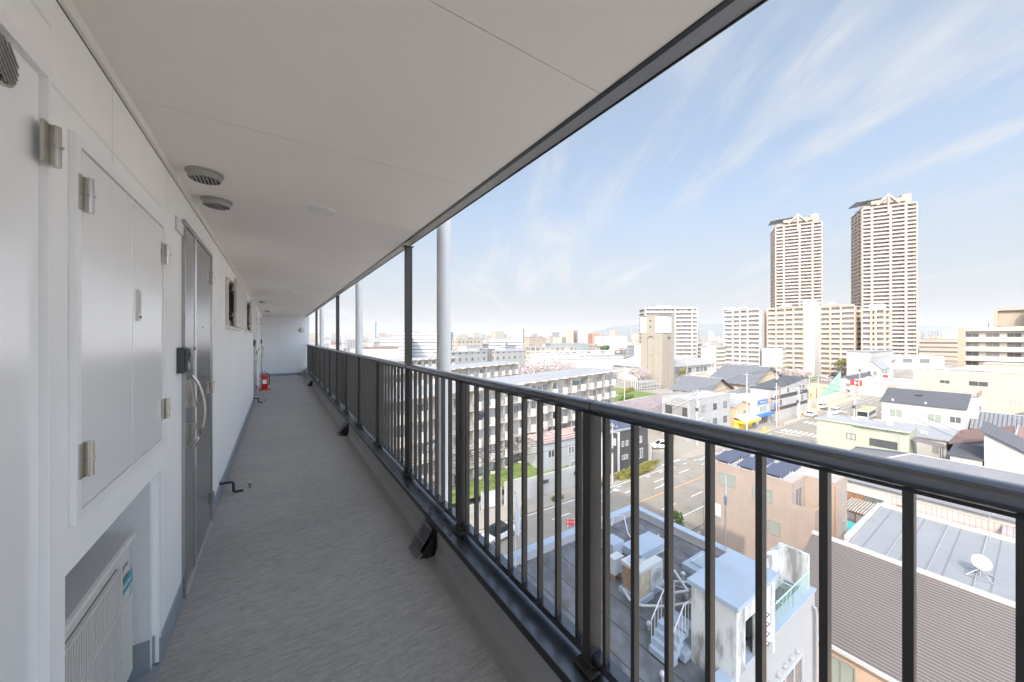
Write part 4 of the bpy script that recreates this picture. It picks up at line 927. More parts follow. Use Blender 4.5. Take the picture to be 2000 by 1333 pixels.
k.put('coping', c_pinkt, pk); M().prism([(.21, 2.41), (3.51, 2.41), (3.51, .21), (a_ - .21, .21), (a_ - .21, 10.09), (.21, 10.09)], top - .25, top - .2).put('roof', c_roofw, pk)
for u, z, w_, h_ in ((7.9, 7.3, 1.7, 1.25), (4.6, 7.0, 1.7, 1.25), (4.0, 4.1, 1.8, 1.3), (8.9, 3.2, .7, .9)): win(pk, 'w', u, z, w_, h_, c_fr, c_glg, 1)
win(pk, 's', 5.7, 6.9, .9, 1.3, c_fr, c_gl, 1); win(pk, 's', 5.8, 3.9, .9, 1.4, c_fr, c_gl, 1); win(pk, 's', 1.5, 6.65, 1.5, 2.1, c_fr, c_gl, 1, 2.2)
M().box(-.06, 2.9, .3, .499, 3.0, 3.05).put('balcony_trim', c_dark, pk)
for x, y in ((-.06, 9.9), (3.36, -.06)): M().tube([(x, y, .1), (x, y, 9.2)], .045, 8).put('downpipe', mk('copper_pipe', (.48, .25, .13), .5), pk)
M().box(-.06, -.001, 8.5, 9.2, 3.7, 5.0).put('meter_box', c_wht, pk)
for i in range(6):
    x = .6 + (i % 2) * 3.0; y = 3.1 + (i // 2) * 2.35
    if y + 2 > 10.2: continue
    p = thing('solar_collector', ['solar panel at the pink roof edge nearest the balcony notch', 'solar panel at the far side of the pink roof, first row', 'middle solar panel on the near side of the pink roof', 'middle solar panel on the far side of the pink roof', 'solar panel at the left end of the pink roof, near side', 'solar panel at the left end of the pink roof, far side'][i], 'solar panel', 39.8 + x, 10.9 + y, top - .2, 0, 'solar panels on the pink house')
    m = M(); m.yprism([(0, .30), (2.6, .72), (2.6, .76), (0, .34)], 0, 1.75); m.put('panel', c_solar, p); k = M()
    for yy in (.2, 1.5): k.box(.05, .12, yy, yy + .06, 0, .30); k.box(2.45, 2.52, yy, yy + .06, 0, .69); k.box(-.1, 2.6, yy, yy + .06, .0, .05)
    k.put('rack', c_wht, p)
hd = thing('white_car', 'white car parked under the pink house wall, only its rear roof in sight', 'car', 36.6, 17.6, 0, R(5))
car_slot = hd
M().box(34, 39.5, 11.5, 16.0, 0, 0) if False else None
sd = thing('concrete_wall', 'low pale openwork block wall beside the pink house', 'wall', 38.0, 21.4, 0); m = M(); m.box(0, 1.6, 0, .15, 0, 1.3); m.box(0, .15, -3, -.001, 0, 1.2); m.put('wall_panel', c_concL, sd)
# ================================================================ row of low houses behind the pale roof
hip = gable('long low white house with a grey hipped roof behind the pale metal roof', 60.8, -9, 79, 17, 5.0, 7.6, c_white, mk('grey_sheet_roof', (.185, .185, .195), .6, var=.07, sc=.6, dirt=.2, dsc=.4), 'y', .5, hip=7)
for y, z in ((13.6, 1.3),): win(hip, 'w', 9 + y - 1.0, z, 3.4, 2.1, c_frd, c_gl, 3)
win(hip, 'w', 9 + 9.2, 1.6, 1.1, 1.8, c_frd, c_gl, 1); win(hip, 'w', 9 + 4.9, 1.9, 1.5, 1.3, c_frd, c_gl, 3)
bt = M(); bt.box(-.05, -.001, 21.5, 24, .8, 3.4); bt.put('timber_panel', c_wood, hip)
po = M(); po.yprism([(-2.2, 3.35), (0, 4.1), (0, 4.22), (-2.2, 3.47)], 1.0, 11.5, 0); po.yprism([(-2.25, 3.28), (-2.13, 3.28), (-2.13, 3.5), (-2.25, 3.5)], 1.0, 11.5, 1); po.put('lean_to_roof', [c_roofg, c_wood], hip); M().box(-2.0, -.001, 1.2, 11.3, -.3, 3.3).put('lean_to_wall', c_white, hip)
pg = thing('pergola', 'weathered slatted timber pergola roof between the pink house and the white wall', 'pergola', 55.2, 8.8, 0)
m = M(); y = 0
while y < 4.6: m.box(0, 4.6, y, y + .11, 3.0, 3.12); y += .24
m.put('slats', mk('weathered_timber', (.36, .34, .29), .9, var=.2, sc=3), pg)
for x, y in ((.1, .1), (4.4, .1), (.1, 4.3), (4.4, 4.3)): M().box(x, x + .12, y, y + .12, 0, 2.999).put('post', c_wood, pg)
tl = thing('shed', 'low white lean-to with a turquoise corrugated front beside the pink house', 'shed', 53.2, 9.6, 0); M().box(.05, 1.9, 0, 4.6, -.3, 1.6).put('wall', c_white, tl); m = M(); y = 0
while y < 4.6: m.box(-.06, 0.049, y, y + .16, 1.2, 2.5); y += .2
m.put('corrugated_sheet', c_teal, tl); M().box(.05, 2.0, -.1, 4.7, 1.602, 1.7).put('roof', c_roofw, tl)
# green house
gr = thing('house', 'pale green two storey flat roofed house in the middle of the right side', 'house', 84.6, 12.3, 0)
m = M(); m.box(0, 6.2, 0, 11.7, -.3, 7.7); m.put('wall', c_green, gr); m = M(); m.prism([(-.25, -.2), (6.4, -.2), (6.4, 11.9), (-.25, 11.9), (-.25, 6.4), (-.55, 6.4), (-.55, 0)], 7.702, 7.95, 0, 1); m.put('roof', [c_green, c_roofg], gr)
win(gr, 'w', 6.9, 5.0, 1.2, 1.1, c_frd, c_gl, 1); win(gr, 'w', 2.9, 4.6, 3.3, 1.25, c_frd, c_gl, 3); M().tube([(-.06, 1.0, .1), (-.06, 1.0, 7.4)], .05, 8).put('downpipe', c_white, gr); M().tube([(-.06, 11.4, .1), (-.06, 11.4, 7.4)], .05, 8).put('downpipe', c_white, gr)
M().box(2.6, 3.2, 10.3, 10.9, 7.951, 8.9).put('chimney', c_white, gr)
pc = thing('porch', 'small brown roofed outside stair porch at the right end of the green house', 'porch', 85.4, 9.0, 0)
m = M(); m.xprism([(0, 6.0), (3.1, 6.5), (3.1, 6.62), (0, 6.12)], -.2, 2.6); m.put('porch_roof', mk('dull_brown_sheet', (.16, .13, .13), .6), pc)
for x, y in ((0, .1), (2.3, .1), (0, 2.9)): M().box(x, x + .1, y, y + .1, 0, 5.99).put('post', c_frd, pc)
m = M(); [m.box(.1 + .0 * i, 2.3, .2 + i * .25, .45 + i * .25, 1.5 + i * .22, 1.56 + i * .22) for i in range(10)]; m.put('steps', c_steel, pc)
gable('old shack with brown brick walls and a rough tiled roof beside the green house', 88.5, 4.5, 94, 8.6, 3.0, 4.3, c_orange, mk('rough_old_tiles', (.24, .215, .195), .9, var=.35, sc=3, dirt=.4, dsc=2), 'y', .5)
w1 = bld('low white house with a grey sheet roof behind the green house', 96, 9.6, 108, 19, 5.2, c_white, c_roofg, 'house', 'house', par=0, eave=.3); win(w1, 'w', 1.2, 2.8, .8, 1.3, c_fr, c_gl, 1)
gable('house with a broad red brown roof at the right side', 95, -3, 110, 8.8, 5.2, 7.2, c_white, c_brown, 'x', .5)
wr = gable('tall white house with a steep grey single slope roof near the right edge', 84, -6, 93, 5.0, 3.0, 9.5, c_white, c_slate, shed='-y', over=.4); win(wr, 'w', 6.2, 2.2, 1.1, .8, c_fr, c_gl, 1)
gable('small white wing with a low grey roof beside the tall white house', 84.2, 5.15, 91, 8.1, 5.4, 6.0, c_white, c_slate, shed='-x', over=.2)
for lab, x, y, a_, c_, e, rd, ax in (('house with stepped grey tiled roof right of the white house', 118, 0, 13, 8.2, 4.8, 7.2, 'y'), ('grey tiled house at the very right edge', 106, -8, 10, 8.0, 5.2, 7.6, 'x'), ('farther grey tiled house below the yellow building', 134, -6, 12, 10, 5.4, 8.0, 'x')):
    gable(lab, x, y, x + a_, y + c_, e, rd, c_plaster, c_tile if ax == 'y' else c_tile2, ax, .6)
# white pair in front of the yellow building
wh = gable('long white house with dark slate roof and green curtained windows below the yellow building', 113.2, 9.0, 120.5, 20.6, 8.8, 11.0, c_white2, c_slate, shed='-x', over=.25)
for y in (9.4, 3.9): win(wh, 'w', y, 5.6, 2.0, 1.7, c_frw, c_glg, 1)
win(wh, 'w', 1.2, 5.9, 1.5, 1.3, c_frw, c_gl, 1); win(wh, 'w', .4, 1.5, .7, 1.4, c_fr, c_gl, 1)
M().box(4.0, 5.0, 6.0, 7.2, 10.38, 10.46).put('skylight', c_gl, wh)
for y in (10, 5.2): M().lathe([(.15, 0), (.2, .3), (.1, .45)], 8).put('roof_vent', c_wht, wh, loc=(.6, y, 9.02))
lw = thing('wall', 'long low white garden wall in front of the white house', 'wall', 110.6, 10.5, 0); M().box(0, .25, 0, 11.0, -.2, 4.9).put('wall_panel', c_white, lw); M().box(-.03, .28, -.03, 11.03, 4.901, 4.98).put('coping', c_concL, lw)
w2 = bld('white house with a railed grey roof terrace behind the slate roofed white house', 121.2, 8.0, 131, 21.5, 10.4, c_white2, c_roofg, 'house', 'house', par=.6, cop=c_roofg); win(w2, 's', 4, 7.2, 1.2, 1.2, c_frd, c_gl, 1)
rf = thing('terrace_railing', 'thin brown railing round the white roof terrace', 'railing', 121.3, 8.1, 10.48); m = M()
for a__, b__ in (((0, 0), (0, 13.2)), ((0, 13.2), (9.5, 13.2)), ((9.5, 0), (0, 0))):
    for z in (.5, 1.0): m.tube([(*a__, z), (*b__, z)], .035, 5)
    for i in range(9): t = i / 8; x = a__[0] + (b__[0] - a__[0]) * t; y = a__[1] + (b__[1] - a__[1]) * t; m.tube([(x, y, 0), (x, y, 1.0)], .03, 5)
m.put('rail_frame', mk('brown_rail_paint', (.28, .17, .10), .6), rf)
# yellow building
ye = bld('wide yellow rendered building on the right below the beige apartments', 142, -22, 158, 19.6, 14.6, c_yellow, c_roofg, par=.5, cop=c_roofg)
for y, z, w_, h_ in ((14.5 + 22, 11.3, 1.7, .9), (9.3 + 22, 11.2, 2.9, 1.2), (1.0 + 22, 9.8, 1.8, .9), (.8 + 22, 6.6, 1.8, .8), (.6 + 22, 3.4, 1.8, .8), (-4.8 + 22, 9.4, 2.2, 1.4), (-4.8 + 22, 5.9, 2.2, 1.4), (4 + 22, 7.6, 1.6, .9)): win(ye, 'w', y, z, w_, h_, c_fr, c_gl, 1)
up_ = M(); up_.box(2.2, 9, 22 - 12, 22 + 8.5, 14.603, 16.6); up_.put('penthouse', c_yellow, ye); k = M(); k.box(2.0, 9.2, 22 - 12.2, 22 + 8.7, 16.601, 16.8); k.put('penthouse_roof', c_roofw, ye)
m = M()
for z in (15.1, 15.6): m.tube([(.2, 22 + 9, z), (.2, 41.3, z)], .04, 5)
for i in range(12): m.tube([(.2, 31 + i * .9, 14.6), (.2, 31 + i * .9, 15.6)], .03, 5)
m.put('roof_railing', c_steel, ye)
# beige apartment block at the right edge
be = thing('apartment_building', 'stepped beige apartment building with long balconies at the right edge', 'apartment building', 185, -40, 0)
yl = 56.2; ys = 42.6      # left end, step (local y)
m = M(); m.box(1.6, 14, ys, yl, -.3, 25.4); m.box(1.6, 14, 0, ys - .001, -.3, 31.6); m.put('wall', c_cream, be)
m = M(); m.box(-.15, 1.6, yl - 1.6, yl, -.3, 26.2); m.box(-.3, 1.6, ys - 2.0, ys + .6, -.3, 32.3); m.box(-.3, 1.6, 24, 26, -.3, 32.3); m.box(3, 9, ys + 6.0, ys + 6.8, 25.4, 31.4); m.box(3, 9, ys + .61, ys + 6.8, 31.401, 32.0); m.box(4, 9, ys + .61, ys + 5.99, 26.6, 31.4); m.box(-.15, 14, -.1, ys - 2.01, 31.602, 32.4); m.put('tile_bay', c_beige, be)
for f in range(9):
    z = 1.0 + f * 3.0
    if f < 8: M().box(-.05, 1.599, ys + .61, yl - 1.61, z - .3, z + 1.15).put('balcony', c_beigel, be)
    M().box(-.1, 1.599, 26.01, ys - 2.01, z + 2.0, z + 3.5).put('balcony', c_beige, be)
    for k in range(3):
        if f < 8: win(be, 'w', ys + 3.0 + k * 3.9, z + .4, 2.6, 2.0, c_fr, c_gl, 1, 1.6)
    for k in range(3): win(be, 'w', ys - 5 - k * 4.6, z + 3.1, 2.7, 2.0, c_fr, c_gl, 1, 1.6)
M().box(-.05, 1.599, ys + .61, yl - 1.61, 25.1, 26.3).put('parapet', c_beigel, be)
M().box(5, 8, ys + 8, ys + 11, 25.41, 27.6).put('roof_box', c_white, be); M().tube([(6, 20, 32.4), (6, 20, 42)], .08, 6).put('antenna', c_steel, be)
# ================================================================ across the street
D1 = danchi('nearest long five storey walk-up block with curved white balconies', 6.2, 43.8, R(11.8), 63.2, 5, 2.82, 9.0, 3.16, base=.9)
# solid end wall bays
M().box(70.7, 72.0, -.1, 1.3, 0, 13.6).put('end_pier', c_balc, D1) if False else None
D2 = danchi('second walk-up block with curved balconies behind the nearest one', -12, 67.6, R(16.9), 79.2, 5, 2.82, 9.0, 3.16, base=.9, vis=lambda f, k: f >= 2)
D3 = danchi('third pale walk-up block, only its roof and top balconies above the second', -25, 102.9, R(17), 88.5, 5, 2.82, 9.0, 3.16, detail=1, base=.9, vis=lambda f, k: f >= 3)
cw = thing('concrete_wall', 'long pale concrete street wall with dark vent slots below the grass bank', 'wall', 25.9, 40.7, 0)
m = M(); m.box(0, 16.5, 0, .3, -.2, 2.95); m.box(0, 2.9, -.001, .3, 2.951, 3.3); m.put('wall_panel', c_concL, cw)
for x in (5.6, 12.6):
    k = M(); k.box(x, x + 1.9, -.05, -.002, 1.6, 2.15); k.put('vent_slot', c_frd, cw)
lw2 = thing('retaining_wall', 'low grey retaining wall below the grass at the left of the gate', 'wall', 12.6, 41.6, 0); M().box(0, 9.8, 0, .3, -.2, 1.0).put('wall_panel', c_concL, lw2)
gt_ = thing('gate', 'pale blue white steel gate panel beside the concrete wall', 'gate', 22.6, 41.4, 0); M().box(.25, 2.9, .04, .12, .15, 2.3).put('gate_panel', mk('pale_gate_paint', (.60, .66, .70), .5, var=.06), gt_)
for x in (0, 2.92): M().box(x, x + .24, 0, .24, -.2, 2.5).put('post', c_concL, gt_)
gm = bld('grey metal clad workshop with a pinkish flat roof behind the concrete wall', 35.6, 44.6, 50.6, 49.4, 6.0, c_steelg, mk('faded_pink_roof', (.40, .30, .27), .8, var=.12), 'workshop', 'workshop', par=0, eave=.25)
for x, z in ((1.6, 3.5), (6.0, 3.4), (6.6, .9)): win(gm, 's', x, z, 1.4, 1.2, c_frw, c_gl, 1)
dk = bld('charcoal clad two storey house with white posts and solar panels on its roof', 44.4, 40.7, 57.0, 47.0, 6.9, c_dark, c_roofg, 'house', 'house', par=0, eave=.25)
m = M()
for x in (.1, 4.3, 8.5): m.box(x - .12, x + .12, -.35, -.05, 0, 6.88)
m.put('white_pier', c_wht, dk)
win(dk, 'w', 2.5, 3.9, 1.2, 1.4, c_frw, c_gl, 1); win(dk, 'w', 4.8, 1.0, 1.4, 1.6, c_frw, c_gl, 1)
for x, z, w_, h_ in ((5.6, 4.1, .6, .95), (6.7, 4.1, .6, .95), (6.1, 1.8, 1.6, .8), (10.4, 4, .9, 1.2), (10.5, 1.2, 1.2, 1.8)): win(dk, 's', x, z, w_, h_, c_frw, c_gl, 1)
p = thing('solar_collector', 'sloping blue solar array covering the charcoal house roof', 'solar panel', 45.0, 41.2, 7.1); m = M(); m.xprism([(0, .05), (5, .75), (5, .8), (0, .1)], .2, 9.5); m.put('panel', c_solar, p); m = M(); m.box(.4, .5, 4.6, 4.7, 0, .68); m.box(9, 9.1, 4.6, 4.7, 0, .68); m.put('rack', c_steel, p)
pw_ = thing('wall_column', 'grey block column wall at the corner of the side street', 'wall', 58.0, 40.6, 0); M().box(-.4, .0, 0, 2.2, -.2, 3.4).put('wall_panel', c_concL, pw_)
# grey concrete house and shops
cc = bld('grey fair faced concrete house with a white flat roof and corner balcony', 76, 43.6, 94, 50.4, 9.1, c_conc, c_roofw, 'house', 'house', par=.25, cop=c_conc)
for x in (5.6, 10.6, 15.4): win(cc, 's', x, 5.9, 1.6, 1.5, c_frd, c_gl, 1)
for x in (10.6, 15.4): win(cc, 's', x, 2.3, 1.7, 1.6, c_frd, c_gl, 1)
win(cc, 's', 7.6, 2.6, .7, 1.2, c_frd, c_gl, 0); m = M(); m.box(-.012, -.004, .6, 6.0, 5.3, 7.4); m.put('balcony_recess', c_frd, cc); win(cc, 'w', 3.0, 5.4, 2.4, 1.9, c_fr, c_gl, 2, -.02); m = M(); m.box(-.7, -.02, .3, 6.4, 4.6, 4.8); m.box(-.7, -.62, .3, 6.4, 4.801, 5.5); m.put('balcony', c_concL, cc)
for k in range(3): M().box(9.5 + k * 1.3, 10.5 + k * 1.3, 3, 3.6, 8.9, 9.75).put('roof_unit', c_wht, cc)
mv = gable('large low hall with a mauve brown shingle roof left of the grey house', 79, 52.5, 112, 72, 3.0, 6.4, c_plaster, c_mauve, 'x', .8, 'hall', 'hall', hip=9)
os = gable('orange brick shop with a pale sheet roof beside the grey house', 95.3, 43.2, 103.2, 53, 5.6, 6.8, c_orange, c_roofg, 'y', .3, 'shop', 'shop')
win(os, 's', 2.0, 3.2, 1.6, 1.3, c_frw, c_gl, 1); win(os, 's', 5.4, 3.2, 1.6, 1.3, c_frw, c_gl, 1)
aw = thing('awning', 'yellow awning hut in front of the orange brick shop', 'awning', 94.6, 40.3, 0); m = M(); m.xprism([(0, 2.5), (2.8, 3.3), (2.8, 3.42), (0, 2.62)], 0, 8.2); m.put('awning_sheet', [c_wht], aw); m = M(); m.box(0, 8.2, -.02, .0, 2.0, 2.62); m.box(-.03, -.001, 0, 2.8, 2.0, 2.6); m.put('valance', c_awn, aw); m = M(); m.box(.3, 7.9, 1.9, 2.8, -.2, 2.5); m.put('wall', c_awn, aw)
ws = bld('white shop with a blue sign board and blue canopy', 103.4, 41.8, 112.4, 48, 7.2, c_white2, c_roofw, 'shop', 'shop', par=.4)
m = M(); m.box(.3, 8.6, -1.2, -.002, 2.5, 2.9); m.put('canopy', c_blue, ws); win(ws, 's', 4.4, 3.4, 4.4, 1.5, c_frw, c_glg, 3); win(ws, 's', 4.4, .2, 5.2, 2.0, c_fr, c_gl, 3)
sg1 = thing('shop_sign', 'long blue sign board with white lettering on the white shop front', 'sign', 104.6, 41.72, 5.5, 0, 'shop signs'); M().box(0, 5.4, -.1, 0, 0, 1.05).put('sign_board', c_blue, sg1); M().box(5.402, 7.4, -.1, 0, 0, 1.05).put('sign_end', c_salmon, sg1)
sg2 = thing('shop_sign', 'small blue projecting sign with white lettering at the right of the white shop', 'sign', 112.5, 41.0, 4.0, 0, 'shop signs'); M().box(0, 2.4, -.1, 0, 0, 1.2).put('sign_board', c_blue, sg2)
TXS = (R(90), 0, 0)
text('Panasonic', .95, sg1, (2.7, -.106, .52), TXS, c_wht, ext=.004); text('Panasonic', .46, sg2, (1.2, -.106, .6), TXS, c_wht, ext=.004)
sp_ = gable('three storey house striped in white and charcoal with a charcoal sloping roof', 114, 41.4, 138, 47.4, 8.6, 10.6, c_white2, c_slate, shed='-x', over=.2)
for z0, z1 in ((6.0, 7.0), (2.8, 3.7)):
    m = M(); m.box(-.02, 24.02, -.02, -.002, z0 - .1, z1); m.box(-.02, -.002, -.001, 6, z0 - .1, z1 - .6); m.put('charcoal_band', c_dark, sp_)
for x in (3.0, 9.0, 18.0, 20.6): win(sp_, 's', x, 7.25, 1.0, 1.3, c_frd, c_gl, 0)
for x in (4, 17.0, 19.6): win(sp_, 's', x, 4.0, 1.2, 1.6, c_frd, c_gl, 1)
win(sp_, 'w', 3, 4.2, 1.1, 1.3, c_frd, c_gl, 1)
ex = bld('white two storey annex in front of the striped house', 108.5, 48.2, 113.8, 53, 6.4, c_white, c_roofw, 'house', 'house', par=.3)
gable('temple hall with a big grey tiled roof and ochre walls', 131.5, 54.5, 158, 68, 7.6, 12.6, c_plaster, c_tile, 'y', 1.2, 'temple_hall', 'temple')
gable('smaller temple building with steep grey tiled roof left of the big hall', 114, 60, 130, 71.5, 5.6, 9.4, c_plaster, c_tile, 'y', 1.0, 'temple_hall', 'temple')
gable('low temple porch with a grey tiled hipped roof in front of the big hall', 117, 50.2, 129.5, 57.8, 4.4, 6.8, c_wood, c_tile2, 'x', .9, 'temple_porch', 'temple', hip=3.4)
gable('low ochre store with a white sheet roof behind the temple', 165, 83, 185, 92, 5.5, 6.6, c_plaster, c_roofw, 'x', .3, 'store', 'store')
# water tower
wt = thing('water_tower', 'tall beige concrete water tower with arched niches and white tank panels', 'water tower', 144.2, 95.6, 0)
m = M(); a_, c_ = 9.2, 11.2
m.box(.5, a_, .5, c_, -.3, 33); m.box(0, .499, 7.8, c_, -.3, 25); m.box(0, .499, 0, 4.0, -.3, 25); m.box(0, .499, 3.2, 8.0, 25.001, 33); m.box(.0, .499, 4.001, 7.799, 23.8, 25); m.box(.5, 3.4, 0, .499, -.3, 25); m.box(6.6, a_, 0, .499, -.3, 33); m.box(3.401, 6.599, 0, .499, 23.8, 25)
for (cx_, f_) in ((5.9, 'w'), (5.0, 's')):
    wd = 1.9 if f_ == 'w' else 1.6
    for i in range(8):
        t0, t1 = math.pi * i / 8, math.pi * (i + 1) / 8
        pts = [(cx_ + wd * math.cos(t0), 21.9 + wd * math.sin(t0)), (cx_ + wd * math.cos(t1), 21.9 + wd * math.sin(t1))]
        q = [(pts[0][0], pts[0][1]), (pts[1][0], pts[1][1]), (pts[1][0], 23.81), (pts[0][0], 23.81)]
        if f_ == 'w': m.quad([(.02, y, z) for y, z in q][::-1])
        else: m.quad([(x, .02, z) for x, z in q])
m.put('shaft', c_tower, wt)
[M().box(*q).put('tank_panel', c_wht, wt) for q in ((-.25, .498, 8.02, c_ + .1, 25.2, 32.6), (-.25, .498, .1, 3.18, 25.2, 32.6), (.5, 6.58, -.25, .498, 25.2, 32.6))]; M().box(-.1, a_ + .1, -.1, c_ + .1, 33.001, 33.4).put('roof', c_tower, wt)
for z in (30.4, 27.6): win(wt, 'w', 6, z, .9, .9, c_frd, c_gl, 0)
for z in (14.5, 4.5): win(wt, 'w', 6, z, .8, .8, c_frd, c_gl, 0, .5)
sh2 = thing('bicycle_shed', 'low white framed lattice shed at the foot of the water tower', 'shed', 130, 95, 0); m = M(); m.box(0, 12, -.1, 6.1, 3.6, 3.8); m.put('roof', c_roofg, sh2); m = M()
for i in range(13): m.box(i, i + .12, 0, .1, 0, 3.599)
for i in range(7): m.box(0, .1, i, i + .12, 0, 3.599)
for z in (1.2, 2.4): m.box(0, 12, .02, .08, z, z + .1); m.box(.02, .08, 0, 6, z, z + .1)
m.put('lattice', c_wht, sh2)
gy = thing('gymnasium', 'white gymnasium with a shallow arched white roof behind the water tower', 'gymnasium', 158, 108, 0); m = M(); m.box(0, 56, 0, 27, -.3, 7.6); m.put('wall', c_white2, gy); r = M(); n = 14
for i in range(n):
    def ar(i): t = i / n; return (-1 + 58 * t, 7.9 + 4.4 * math.sin(math.pi * t))
    (xa, za), (xb, zb) = ar(i), ar(i + 1); r.quad([(xa, -1, za), (xb, -1, zb), (xb, 28, zb), (xa, 28, za)], 0, True); r.quad([(xa, -1, 7.5), (xb, -1, 7.5), (xb, -1, zb), (xa, -1, za)])
r.box(-1, 57, -1, 28, 7.601, 7.9); r.put('roof', c_roofw, gy); [win(gy, 's', 6 + k_ * 4, 4.0, 3.2, 2.6, c_frd, c_gl, 1) for k_ in range(11)]
# ================================================================ taller blocks further off
def px_block(px0, d0, px1, ang):
    A = Vector(atw(px0, d0)); u = Vector((math.cos(ang), math.sin(ang))); k = ray(px1)
    L = (k * A.y - A.x) / (u.x - k * u.y); X, Y = w2l(*A); return X, Y, ang - TH, L
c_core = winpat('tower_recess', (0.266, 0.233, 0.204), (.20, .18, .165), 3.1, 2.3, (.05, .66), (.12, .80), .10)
c_core2 = winpat('pale_recess', (0.429, 0.392, 0.355), (.33, .31, .295), 2.85, 3.0, (.06, .62), (.2, .8), .06)
c_twp = mk('tower_pilaster', (.36, .285, .235), .8, var=.04, sc=.05); c_twb = mk('tower_balcony', (.37, .305, .255), .8, var=.05, sc=.2); c_glr = mk('balcony_glass_rail', (.36, .37, .37), .3, var=.1, sc=.2)
def midrise(label, px0, d0, px1, ang, depth, floors, fh, wall, bal, core, fins, finm=None, sides='w', name='apartment_tower', cat='apartment block', rec=1.5, base=0.0, pitch=None, step=1, group=None, finw=.9, railm=None, sidefins=(0, 1)):
    X, Y, rz, L = px_block(px0, d0, px1, ang); b = thing(name, label, cat, X, Y, base, rz, group); hh = floors * fh
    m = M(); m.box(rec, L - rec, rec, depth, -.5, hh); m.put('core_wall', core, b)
    m = M(); m.box(0, L, 0, depth, hh + .001, hh + .45); m.box(.3, L - .3, 0, .25, hh + .451, hh + 1.3) if pitch is None else None; m.put('roof', wall, b)
    f_ = M()
    for t in fins: x = t * L; f_.box(max(-.15, x - finw / 2), min(L + .15, x + finw / 2), -.22, rec - .002, -.5, hh)
    f_.put('pilaster', finm or wall, b)
    for k in range(floors):
        z = k * fh; m = M(); m.box(.05, L - .05, 0, rec - .004, z - .22, z); m.box(.05, L - .05, 0, .12, z + .001, z + (1.05 if railm is None else .45)); m.put('balcony', bal, b)
        if railm: M().box(.05, L - .05, .02, .08, z + .451, z + 1.15).put('balcony_rail', railm, b)
        for s, x0, x1, xs in (('w', 0, rec - .004, 0), ('e', L - rec + .004, L, L - .12)):
            if s in sides: m = M(); m.box(x0, x1, rec, depth - .4, z - .22, z); m.box(xs, xs + .12, rec, depth - .4, z + .001, z + 1.05); m.put('side_balcony', bal, b)
    for s, x0, x1 in (('w', -.2, rec - .002), ('e', L - rec + .002, L + .2)):
        if s in sides:
            m = M()
            for t in sidefins: y = rec + t * (depth - rec - .5); m.box(x0, x1, y - .4, y + .4, -.5, hh)
            m.put('side_pilaster', finm or wall, b)
        else: M().box(x0 + .25, x1, rec, depth, -.5, hh).put('side_wall', wall, b) if s == 'w' else M().box(x0, x1 - .25, rec, depth, -.5, hh).put('side_wall', wall, b)
    return b, L, hh
TA = R(-27)
def tower(label, px0, d0, px1, floors, fh, side):
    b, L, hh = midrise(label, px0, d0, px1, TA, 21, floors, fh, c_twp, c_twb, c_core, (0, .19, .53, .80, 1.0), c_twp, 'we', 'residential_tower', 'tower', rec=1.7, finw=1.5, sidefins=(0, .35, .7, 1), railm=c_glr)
    # stepped crown: gable frame, dark flying roof on the left, pent house on the right
    m = M(); m.box(2, L - 2, 3, 19, hh + .46, hh + 3.2); m.box(.19 * L, L * .82, 1.0, 17, hh + 3.201, hh + 6.0); m.box(L * .80, L - 1, 6, 17, hh + 3.201, hh + 9.5); m.put('penthouse', c_twp, b)
    g = M(); xa, xb, xm = .30 * L, .68 * L, .49 * L; zb, zt_ = hh + 2.0, hh + 10.2
    for q in ([(xa - 1.0, zb), (xa + .6, zb), (xm, zt_ - 1.5), (xm, zt_)], [(xb + 1.0, zb), (xb - .6, zb), (xm, zt_ - 1.5), (xm, zt_)]):
        n = len(q); g.quad([(x, -.5, z) for x, z in q]); g.quad([(x, .4, z) for x, z in q][::-1])
        for i in range(n): j = (i + 1) % n; g.quad([(q[j][0], -.5, q[j][1]), (q[i][0], -.5, q[i][1]), (q[i][0], .4, q[i][1]), (q[j][0], .4, q[j][1])])
    g.box(xm - .5, xm + .5, -.45, .35, hh - 6, zt_ - 1.6); g.put('gable_frame', c_twb, b)
    r = M(); z = hh + 9.2; r.quad([(-2.5, 2, z - 1.7), (L * .44, 4, z), (L * .44, 17, z), (-2.5, 19, z - 1.7)]); r.quad([(-2.5, 19, z - 2.3), (L * .44, 17, z - .6), (L * .44, 4, z - .6), (-2.5, 2, z - 2.3)]); r.quad([(-2.5, 2, z - 2.3), (L * .44, 4, z - .6), (L * .44, 4, z), (-2.5, 2, z - 1.7)]); r.quad([(-2.5, 19, z - 1.7), (-2.5, 19, z - 2.3), (-2.5, 2, z - 2.3), (-2.5, 2, z - 1.7)]); 
    for i in range(6):
        x = -2 + i * L * .085; r.tube([(x, 4, hh + 3.2), (x + 2.5, 0, z - 2.2 + i * .35)], .25, 4)
    r.put('flying_roof', mk('dark_steel_roof', (.19, .20, .215), .5), b); M().tube([(L - 3, 10, hh + 9.5), (L - 3, 10, hh + 14)], .2, 5).put('mast', c_twp, b)
    m = M(); m.box(-6, L + 10, -9, 26, -.5, 9.5); m.put('podium', c_concL, b); m = M(); [m.box(x, x + 5, -9.03, -9.001, 4.5, 7.5) for x in range(2, int(L), 9)]; m.put('podium_glazing', c_gld, b)
    return b
tower('left and slightly shorter of two slender beige high rise towers on the skyline', 1514, 322, 1606, 42, 2.93, 'l')
tower('right and taller of two slender beige high rise towers on the skyline', 1683, 281, 1792, 42, 2.96, 'r')
c_or = mk('apricot_wall', (0.444, 0.340, 0.266), .8, var=.04, sc=.1); c_orl = mk('pale_apricot', (0.518, 0.451, 0.385), .8, var=.04, sc=.2); c_wb = mk('white_balcony', (0.444, 0.433, 0.414), .8, var=.03, sc=.2)
ANG = TH - R(90)
